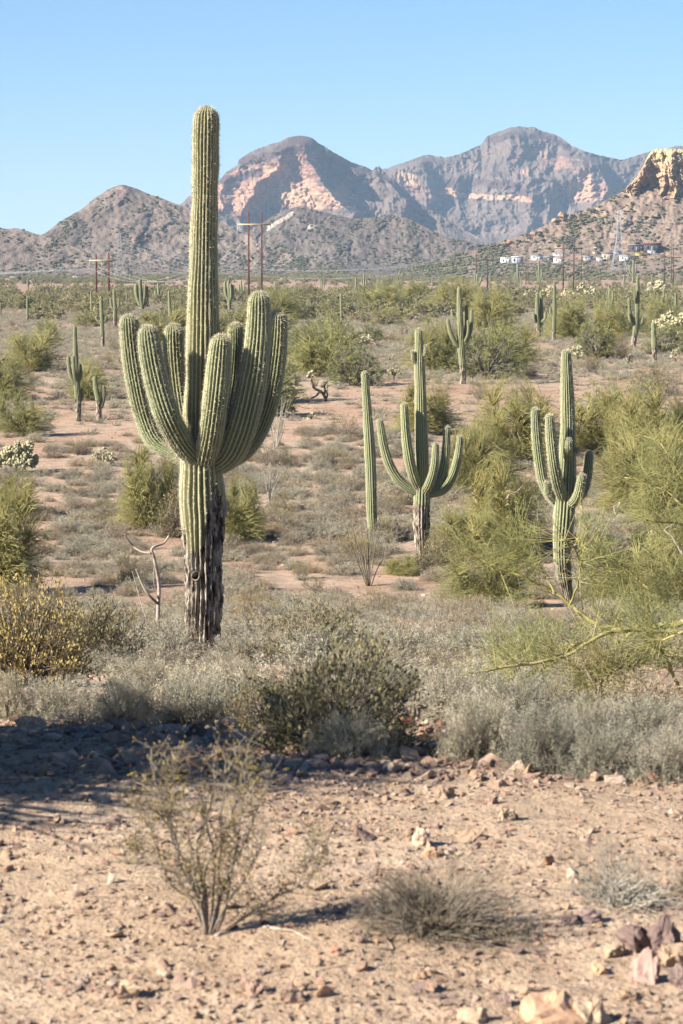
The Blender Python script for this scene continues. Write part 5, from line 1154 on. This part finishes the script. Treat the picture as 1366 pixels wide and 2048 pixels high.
# ------------------------------------------------------------------ rocks and gravel
def rock_mesh(seed, rx=1., ry=1., rz=.7, n=16, pointed=0.0, name='rock', m='rock'):
    rr = np.random.default_rng(seed); d = unit(rr.normal(size=(n, 3))); v = d * rr.uniform(.75, 1.05, (n, 1))
    v = np.sign(v) * np.abs(v) ** .8 * [rx, ry, rz]
    if pointed: v[:, :2] *= (1 - pointed * np.clip(v[:, 2:] / rz, 0, 1)); v = np.vstack([v, [0.1 * rx, 0, rz * 1.15]])
    bm = bmesh.new()
    for p_ in v: bm.verts.new(p_)
    r = bmesh.ops.convex_hull(bm, input=bm.verts); bmesh.ops.delete(bm, geom=[g for g in set(r['geom_interior'] + r['geom_unused']) if isinstance(g, bmesh.types.BMVert)], context='VERTS')
    bmesh.ops.bevel(bm, geom=bm.edges[:], offset=.05 * min(rx, rz), segments=1, affect='EDGES', clamp_overlap=True)
    me = bpy.data.meshes.new(name); bm.to_mesh(me); bm.free(); me.materials.append(M[m]); return me
def rock_fine(seed, rx, ry, rz, n=18, pointed=0.0, m='rock'):
    """a bigger stone with broken faces"""
    me = rock_mesh(seed, rx, ry, rz, n, pointed, 'rock', m); bm = bmesh.new(); bm.from_mesh(me)
    bmesh.ops.triangulate(bm, faces=bm.faces[:]); bmesh.ops.subdivide_edges(bm, edges=bm.edges[:], cuts=3, use_grid_fill=True)
    for v in bm.verts:
        q = v.co * (2.6 / max(rx, rz)); k = mnoise.fractal(q + Vector((seed, 0, 0)), 1.0, 2.0, 4) 
        v.co += v.co.normalized() * (.26 * min(rx, rz) * k + .10 * min(rx, rz) * mnoise.noise(q * 5))
    bm.to_mesh(me); bm.free(); return me
def heroR(px, row, w_, h_, m, lab, seed, pointed=0.0, ryk=.8):
    p = hit(px, row); w = size_of(p, w_) * .5; h = size_of(p, h_); rz = h * .62
    o = link('rock', rock_fine(seed, w, w * ryk, rz, 18, pointed, m), None, (p[0], p[1], p[2] + h * .24)); o.rotation_euler = (0, 0, seed * .7)
    tag(o, lab, 'rock', 'rocks on the foreground soil')
HR = [(208, 1606, 44, 24, 'rock_pale', 'tan wedge rock at the edge of the left shade', 0), (727, 1678, 56, 34, 'rock_dark', 'brown angular rock with dark right face left of centre stones', 0), (845, 1690, 46, 48, 'rock', 'upright block-shaped rock above the leafless grey shrub', 0),
 (890, 1597, 42, 34, 'rock', 'rounded tan rock just below the near shrub line', 0), (985, 1608, 34, 22, 'rock_pink', 'small pinkish rock right of the rounded tan one', 0), (1008, 1640, 60, 34, 'rock_pale', 'flat pale rock with dark shadowed side, right of centre', 0),
 (1005, 1672, 52, 22, 'rock', 'low rock just in front of the flat pale one', 0), (862, 1712, 44, 22, 'rock_orange', 'low orange-tan rock in front of the upright block', 0), (940, 1680, 66, 30, 'rock_pale', 'broad flat tan rock behind the leafless grey shrub', 0),
 (957, 1562, 40, 20, 'rock_pale', 'pale rock in front of the twiggy bursage', 0), (1000, 1572, 34, 20, 'rock', 'grey-tan rock beside the pale one by the shrub line', 0), (1232, 1565, 60, 20, 'rock', 'flat rock at the right end of the shrub line', 0), (1285, 1570, 50, 20, 'rock_pale', 'buff rock at the right under the tan bursage', 0),
 (1150, 1765, 44, 42, 'rock', 'upright tan rock left of the dead twiggy shrub', 0), (1265, 1895, 96, 66, 'rock_dark', 'large purple-brown rock with pale left face at the lower right', 0), (1325, 1905, 92, 96, 'rock_dark', 'large pointed dark rock at the lower right', .45), (1295, 1965, 84, 88, 'rock_pink', 'pink wedge of rock leaning at the lower right', .55),
 (1345, 1930, 74, 56, 'rock_pale', 'pale rock at the right edge below the pointed ones', 0), (1110, 2040, 210, 62, 'rock_orange', 'big flat orange block at the bottom right of the picture', 0), (1180, 2048, 90, 60, 'rock_pale', 'pale block against the right end of the orange block', 0), (670, 1906, 26, 20, 'rock_red', 'small reddish stone near the bottom centre', 0),
 (842, 1957, 34, 20, 'rock_orange', 'flat orange stone near the bottom centre', 0), (948, 2042, 84, 38, 'rock_pale', 'yellowish block at the bottom edge, centre right', 0), (255, 1992, 64, 40, 'rock_pale', 'yellow-tan block near the bottom left', 0), (505, 1985, 56, 40, 'rock', 'tan rounded stone near the bottom, left of centre', 0), (585, 2005, 60, 44, 'rock', 'brown stone near the bottom, centre', 0),
 (640, 1992, 50, 30, 'rock_orange', 'amber stone near the bottom, centre', 0), (96, 1668, 30, 14, 'rock', 'small low stone on the left soil', 0), (96, 1870, 22, 18, 'rock_pale', 'whitish pebble on the left soil', 0), (1175, 1842, 60, 34, 'rock_dark', 'dark stone behind the large purple-brown rock', 0), (1140, 1850, 46, 28, 'rock_dark', 'second dark stone right of the leafless grey shrub', 0),
 (1228, 1912, 60, 36, 'rock_pale', 'pale stone left of the pointed dark rock', 0), (1200, 1945, 46, 28, 'rock_orange', 'orange-tan stone at the lower right below the pale one', 0), (1362, 1975, 70, 52, 'rock_dark', 'dark rock at the right edge near the bottom', 0), (1255, 2000, 56, 34, 'rock_pale', 'tan stone between the pink wedge and the orange block', 0), (1050, 1990, 50, 28, 'rock_pale', 'low pale stone just above the orange block', 0), (1010, 2010, 44, 28, 'rock_dark', 'brown stone left of the orange block', 0),
 (65, 1455, 90, 34, 'rock_pale', 'whitish flat rock in the stony band at the left', 0), (148, 1470, 50, 24, 'rock_dark', 'dark stone in the shaded stony band at the left', 0), (196, 1466, 40, 22, 'rock', 'tan stone in the shaded stony band', 0), (388, 1476, 64, 40, 'rock_dark', 'big dark rock under the dark-bottomed bursage', 0), (455, 1462, 70, 36, 'rock', 'rock beside the shaded bursage, left of the jojoba', 0), (492, 1452, 50, 30, 'rock_pale', 'pale rock at the left foot of the large olive jojoba', 0),
 (880, 1462, 30, 32, 'rock_red', 'red rock left of the dense grey bursage', 0), (852, 1470, 34, 22, 'rock_orange', 'orange rock in the stony gap right of the jojoba', 0), (815, 1452, 40, 26, 'rock_red', 'rusty rock in the stony gap right of the jojoba', 0), (820, 1492, 60, 24, 'rock_pale', 'pale flat rock in the stony gap', 0), (842, 1505, 52, 34, 'rock_dark', 'dark rock in the stony gap', 0), (900, 1515, 44, 30, 'rock_dark', 'dark rock against the dense grey bursage', 0), (745, 1548, 60, 28, 'rock_dark', 'dark rock below the large olive jojoba', 0)]
for k, (x, r_, w_, h_, m_, lab, pt) in enumerate(HR): heroR(x, r_, w_, h_, m_, lab, 11 + k, pt)
RP = [rock_fine(300 + k, 1, rng.uniform(.6, 1), rng.uniform(.45, .75), 16, 0, 'rock') for k in range(10)]
RG = [rock_mesh(330 + k, 1, rng.uniform(.6, 1), rng.uniform(.45, .75), 11) for k in range(10)]
def onrow(n, r0, r1, x0=-250, x1=1620):
    px = rng.uniform(x0, x1, n); row = rng.uniform(r0, r1, n); q = np.array([hit(a, b) for a, b in zip(px, row)]); return q, px, row
q, px, row = onrow(300, 1415, 1570, -60, 1420); q2, px2, row2 = onrow(110, 1570, 2046, -40, 1400); big = np.concatenate([q, q2]); pr_ = np.concatenate([row, row2]); pxx = np.concatenate([px, px2])
left = (pxx < 500) | (pr_ > 1470)
cnt = 0
for k in range(len(big)):
    a = big[k]; s_ = float(size_of(a, rng.uniform(9, 30) * (1.0 if pr_[k] < 1575 else .7 + .9 * (pr_[k] - 1575) / 470) * .5))
    if not left[k] or cnt > 262: continue
    cnt += 1
    o = link('rock', RP[k % 10], None, (a[0], a[1], a[2] + s_ * .2)); o.scale = (s_, s_, s_); o.rotation_euler = (rng.normal() * .3, rng.normal() * .3, rng.uniform(0, 6.283))
    tag(o, 'loose angular stone in the rocky band below the shrubs' if pr_[k] < 1575 else 'loose angular stone on the bare foreground soil', 'rock', 'loose stones in the rocky band' if pr_[k] < 1575 else 'loose stones on the foreground soil')
def gravel(n, y0, y1, smin, smax, ex, lowclump=.35, pw=1.0):
    x, y, z, px, row = candidates(n, y0, y1, ex=ex, pw=pw)
    m = rng.uniform(0, 1, n) < np.clip(.55 + 1.1 * fbm(x * 1.3, y * 1.3, 4), lowclump * .3, 1)
    x, y, z = x[m], y[m], z[m]; s = smin * (smax / smin) ** (rng.uniform(0, 1, len(x)) ** 2.6)
    return x, y, z + s * .12, s
g1 = gravel(150000, 4.9, 13.5, .0032, .019, 1.5); g2 = gravel(14000, 8.4, 40, .012, .06, 1.5, pw=1.2); g3 = gravel(2600, 4.9, 10, .012, .035, 1.5); g4 = gravel(14000, 40, 200, .03, .10, 1.3, pw=1.6)
g5 = gravel(5500, 8.3, 11, .018, .065, 1.5)
X, Y_, Z, S = [np.concatenate(t_) for t_ in zip(g1, g2, g3, g4, g5)]
scatter('gravel', [proto_obj(m_) for m_ in RG], np.stack([X, Y_, Z], -1), np.stack([rng.normal(size=len(X)) * .5, rng.normal(size=len(X)) * .5, rng.uniform(0, 6.283, len(X))], -1), np.stack([S, S, S * rng.uniform(.6, 1.1, len(X))], -1), rng.integers(0, 10, len(X)))

# dry litter: broken twigs on the soil, thickest along the shrub line
n = 9000; y = np.where(rng.uniform(0, 1, n) < .6, rng.normal(9.6, .8, n), rng.uniform(5, 20, n)); y = np.clip(y, 4.9, 22); x = rng.uniform(-1, 1, n) * (.22 * y + 1.2)
k = rng.uniform(0, 1, n) < np.clip(.5 + 1.4 * fbm(x * 1.1 + 4, y * 1.1, 3), .04, 1); x, y = x[k], y[k]; n = len(x); a = rng.uniform(0, 6.283, n); l = rng.uniform(.015, .09, n)
p0 = np.stack([x, y, G(x, y) + .004], -1); x1 = x + np.cos(a) * l; y1 = y + np.sin(a) * l; p1_ = np.stack([x1, y1, G(x1, y1) + rng.uniform(.003, .018, n)], -1)
mb = MB(); prisms(mb, p0, p1_, .0022, .0012); tag(link('twig_litter', mb.mesh('twig_litter', M['deadwood'])), kind='stuff')

# ------------------------------------------------------------------ power line structures
def bar(mb, a, b, r, sides=5): tube(mb, [a, b], [r, r], sides)
def hframe(xs, tops, yb, arm_row, ax0, ax1, Y, label, mt='pole', armm='arm', brace=None, knee=False, ins=True, r=.21):
    b = P(xs[0], yb, Y); b[2] = ground(b[0], b[1]); o = empty('power_pole', tuple(b)); tag(o, label, 'power pole', 'power line frames')
    for x, t_ in zip(xs, tops):
        mb = MB(); top = P(x, t_, Y) - b; foot = np.array([top[0], 0, ground(b[0] + top[0], Y) - b[2] - .5]); foot[1] = top[1]
        tube(mb, [foot, top], [r * 1.1, r * .8], 8); link('pole', mb.mesh('pole', M[mt], smooth=True), o)
    a0 = P(ax0, arm_row, Y) - b; a1 = P(ax1, arm_row - .5, Y) - b
    mb = MB(); box(mb, (a0[0], a0[1] - .32, a0[2] - .16), (a1[0], a1[1] + .32, a0[2] + .16)); link('crossarm', mb.mesh('crossarm', M[armm]), o)
    if brace:
        for r0, r1 in brace:
            for (xa, xb) in ((xs[0], xs[-1]), (xs[-1], xs[0])):
                mb = MB(); bar(mb, P(xa, r0, Y) - b, P(xb, r1, Y) - b, .075); link('brace', mb.mesh('brace', M[armm]), o)
    if knee:
        for xa, xe in ((xs[0], ax0), (xs[-1], ax1)):
            mb = MB(); bar(mb, P(xa, knee, Y) - b, P(xe, arm_row, Y) - b, .07); link('brace', mb.mesh('brace', M[armm]), o)
    pts = []
    for x in (ax0 + 1, (ax0 + ax1) / 2, ax1 - 1):
        mb = MB(); p0 = P(x, arm_row, Y) - b
        if ins:
            tube(mb, [p0 - [0, 0, .2], p0 - [0, 0, 1.9]], [.10, .13], 6); link('insulator', mb.mesh('insulator', M['steel']), o)
        pts.append(p0 + b - [0, 0, 1.9])
    return pts
w1 = hframe((497, 523), (424, 424), 606, 449, 475, 542, 560.0, 'tall red-poled H-frame with pale crossarm right of the big saguaro', brace=((480, 511), (512, 543)))
w0 = hframe((192, 217), (508, 507), 606, 521, 178, 229, 640.0, 'red-poled H-frame with pale crossarm at the left', brace=((528, 552),), knee=508, r=.27)
w2 = hframe((1127, 1148), (478, 474), 562, 497, 1111, 1166, 900.0, 'dark H-frame with two poles in front of the right hillside', 'pole_dk', 'pole_dk', r=.26)
w3 = hframe((953, 975), (508, 505), 578, 520, 944, 985, 980.0, 'dark double pole with crossarm left of the white houses', 'pole_dk', 'pole_dk', knee=510, r=.27)
w4 = hframe((1329, 1347), (502, 498), 556, 515, 1320, 1362, 1100.0, 'dark double pole near the right picture edge', 'pole_dk', 'pole_dk', r=.27)
for x, t_, yb, Y, lab in ((88, 573, 606, 700., 'short dark pole left of the red H-frame'), (1343, 486, 552, 1250., 'thin single pole near the right edge double pole'), (1052, 500, 552, 1200., 'thin single pole above the white houses'), (1056, 488, 550, 1250., 'taller thin pole beside it above the white houses'), (1163, 494, 545, 1300., 'thin pale pole right of the dark H-frame'), (256, 520, 560, 1500., 'faint pole right of the faint left pylon')):
    b = P(x, yb, Y); b[2] = ground(b[0], b[1]) - .3; mb = MB(); tube(mb, [(0, 0, 0), P(x, t_, Y) - b], [.24, .18], 7); tag(link('utility_pole', mb.mesh('utility_pole', M['pole_dk'], smooth=True), None, tuple(b)), lab, 'pole')
def pylon(xc, top, base, Y, wb, wt, label, arms=((.62, 3.0), (.76, 3.2), (.90, 2.6)), r=.16):
    b = P(xc, base, Y); H = float(P(xc, top, Y)[2] - b[2]); o = empty('lattice_pylon', tuple(b)); tag(o, label, 'pylon', 'lattice pylons'); s_ = Y / F
    wbm, wtm = wb * s_ / 2, wt * s_ / 2
    def hw(t): return wbm + (wtm - wbm) * min(1, t / .55) ** .8 if t < .55 else wtm * (1 - .5 * (t - .55) / .45)
    tv = [0, .13, .25, .35, .44, .52, .6, .68, .76, .84, .92, 1.0]
    for sx in (-1, 1):
        for sy in (-1, 1):
            mb = MB(); tube(mb, [(sx * hw(t), sy * hw(t), H * t) for t in tv], r, 4); link('leg', mb.mesh('leg', M['steel']), o)
    mb = MB()
    for t0, t1 in zip(tv[:-1], tv[1:]):
        a, c = hw(t0), hw(t1)
        for k in range(4):
            c0 = [(-1, -1), (1, -1), (1, 1), (-1, 1)][k]; c1 = [(1, -1), (1, 1), (-1, 1), (-1, -1)][k]
            bar(mb, (c0[0] * a, c0[1] * a, H * t0), (c1[0] * c, c1[1] * c, H * t1), r * .55, 3); bar(mb, (c1[0] * a, c1[1] * a, H * t0), (c0[0] * c, c0[1] * c, H * t1), r * .55, 3); bar(mb, (c0[0] * c, c0[1] * c, H * t1), (c1[0] * c, c1[1] * c, H * t1), r * .5, 3)
    br = link('bracing', mb.mesh('bracing', M['steel']), o)
    pts = []
    for t, e in arms:
        for sx in (-1, 1):
            mb = MB(); h = hw(t); x1 = sx * (h + e)
            for sy in (-1, 1): bar(mb, (sx * h, sy * h, H * t), (x1, 0, H * t + .3), r * .6, 3); bar(mb, (sx * h, sy * h, H * (t + .04)), (x1, 0, H * t + .3), r * .5, 3)
            link('crossarm', mb.mesh('crossarm', M['steel']), o); pts.append(np.array([x1, 0, H * t - 1.2]) + b)
    return pts
p1 = pylon(1237, 421, 548, 1150.0, 34, 9, 'grey lattice pylon in front of the right hillside', r=.12)
p2 = pylon(240, 468, 566, 1600.0, 26, 8, 'faint lattice pylon against the brown hill at the left', r=.08)
def wire(a, b, sag, r, lab, grp='power line wires'):
    t = np.linspace(0, 1, 26)[:, None]; c = a * (1 - t) + b * t; c[:, 2] -= sag * 4 * (t * (1 - t))[:, 0]; mb = MB(); tube(mb, c - c[0], r, 4)
    tag(link('power_wire', mb.mesh('power_wire', M['wire']), None, tuple(c[0])), lab, 'wire', grp)
off_l = np.array([-330., 220., 6.]); off_r = np.array([330., 210., 2.])
for k in range(3):
    lb = ('nearest', 'middle', 'far')[k]
    wire(w0[k], w1[k], 7, .022, 'wire of the left power line between the red H-frames, one of three'); wire(w1[k], w2[k], 9, .022, 'wire from the tall red H-frame to the dark one at the right, one of three')
    wire(w0[k] + off_l, w0[k], 6, .02, 'wire running off left from the red H-frame, one of three'); wire(w2[k], w4[k], 4, .022, 'wire from the dark H-frame to the right edge pole, one of three')
for k in range(6): wire(p2[k], p1[k], 22, .025, 'high wire strung between the two lattice pylons, one of six'); wire(p1[k], p1[k] + [900, -60, 4], 16, .022, 'high wire leaving the right pylon, one of six')

# ------------------------------------------------------------------ houses
def house(x0, x1, top, base, wall, roof, label, name='house', kind='flat', rel='house_hillside', wins=3, cat='house', Y=None):
    xm = (x0 + x1) / 2; q = on_relief(rel, xm, base)[0] if Y is None else P(xm, base, Y)
    s_ = q[1] / F; w = (x1 - x0) * s_; h = (base - top) * s_; d = max(5.0, w * .55)
    o = empty(name, tuple(q)); tag(o, label, cat); rh = h * .22 if kind == 'gable' else h * .10; wh = h - rh
    mb = MB(); box(mb, (-w / 2, 0, -2.0), (w / 2, d, wh)); wl = link('wall', mb.mesh('wall', M[wall]), o)
    mb = MB(); ov = .35
    if kind == 'gable':
        v = [(-w / 2 - ov, -ov, wh), (w / 2 + ov, -ov, wh), (w / 2 + ov, d + ov, wh), (-w / 2 - ov, d + ov, wh), (-w / 2 - ov, d / 2, wh + rh), (w / 2 + ov, d / 2, wh + rh)]
        mb.add(v, quads=[(0, 1, 5, 4), (2, 3, 4, 5), (0, 3, 2, 1)], tris=[(1, 2, 5), (3, 0, 4)])
    else: box(mb, (-w / 2 - ov, -ov, wh + .003), (w / 2 + ov, d + ov, wh + rh))
    link('roof', mb.mesh('roof', M[roof]), o)
    ww = w / (wins * 2 + 1)
    for k in range(wins):
        xx = -w / 2 + ww * (2 * k + 1); mb = MB()
        if k == wins // 2: box(mb, (xx, -.06, 0.0), (xx + ww * .7, .02, wh * .72)); link('door', mb.mesh('door', M['roofg']), o)
        else: box(mb, (xx, -.06, wh * .38), (xx + ww, .02, wh * .78)); link('window', mb.mesh('window', M['glass']), o)
    return o
house(1002, 1024, 515, 527, 'wallw', 'wallw', 'low white flat-roofed house, leftmost of the row')
house(1024, 1046, 513, 528, 'wallgrey', 'wallw', 'grey flat-roofed house joined to the leftmost white one')
house(1063, 1086, 510, 520, 'wallw', 'roofg', 'white house with grey roof behind the first two', kind='gable')
house(1088, 1108, 513, 522, 'walldark', 'roofg', 'dark small house left of the dark H-frame', kind='gable', wins=1)
house(1108, 1128, 516, 525, 'wallw', 'wallw', 'bright white trailer just left of the dark H-frame', name='trailer', cat='trailer')
house(1107, 1134, 507, 511, 'wallw', 'wallw', 'long low white roof behind the trailer')
house(1168, 1186, 512, 521, 'wallgrey', 'roofg', 'grey house right of the dark H-frame', kind='gable')
house(1194, 1206, 514, 523, 'wallw', 'roofg', 'narrow white house beside the two-storey tan one', kind='gable', wins=1)
house(1205, 1226, 506, 521, 'walltan', 'roofg', 'two-storey tan house with white balcony, left of the pylon')
house(1240, 1262, 511, 522, 'wallw', 'wallw', 'white house behind the pylon legs')
house(1186, 1196, 502, 508, 'walltan', 'roofg', 'small tan house higher on the slope', kind='gable', wins=1)
house(1258, 1290, 489, 504, 'walldark', 'roofg', 'dark flat-roofed building at the foot of the hillside')
house(1288, 1322, 486, 505, 'walldark', 'roofr', 'larger dark building with maroon roof edge, right of the dark flat one')
house(1296, 1312, 501, 507, 'wallw', 'wallw', 'small white shed in front of the dark buildings', name='shed', cat='shed', wins=1)
house(1272, 1288, 506, 511, 'yellow', 'yellow', 'yellow container left of the white shed', name='container', cat='container', wins=1)
house(1228, 1240, 502, 507, 'bluep', 'bluep', 'small blue-covered shed left of the dark buildings', name='shed', cat='shed', wins=1)
house(1282, 1290, 502, 506, 'orange', 'orange', 'orange tarp-covered pile beside the white shed', name='shed', cat='shed', wins=1)
house(94, 114, 554, 560, 'wallw', 'roofg', 'white house at the foot of the low hill at the left', kind='gable', rel='low_hill', Y=1500., wins=2)
house(146, 162, 553, 559, 'wallw', 'wallw', 'second white house, right of the first, at the left', rel='low_hill', Y=1500.)
house(20, 40, 553, 563, 'roofr', 'roofg', 'maroon house near the left picture edge', kind='gable', rel='low_hill', Y=1450., wins=2)
# loose boulders along the hillside crest
for k, (x, r_, w_, h_) in enumerate(((1125, 432, 22, 12), (1108, 441, 12, 8), (1066, 467, 14, 8), (1018, 483, 16, 8), (1160, 427, 10, 6), (1338, 388, 10, 8), (1352, 372, 8, 8), (1262, 405, 9, 6), (1330, 395, 8, 5))):
    q = on_relief('house_hillside', x, r_ + 3)[0]; s_ = q[1] / F; o = link('boulder', rock_fine(700 + k, w_ * s_ * .5, w_ * s_ * .5, h_ * s_ * .6, 16, 0, 'rock_orange'), None, (q[0], q[1], q[2] + h_ * s_ * .35))
    tag(o, 'orange boulder lodged on the right hillside', 'boulder', 'boulders on the right hillside')
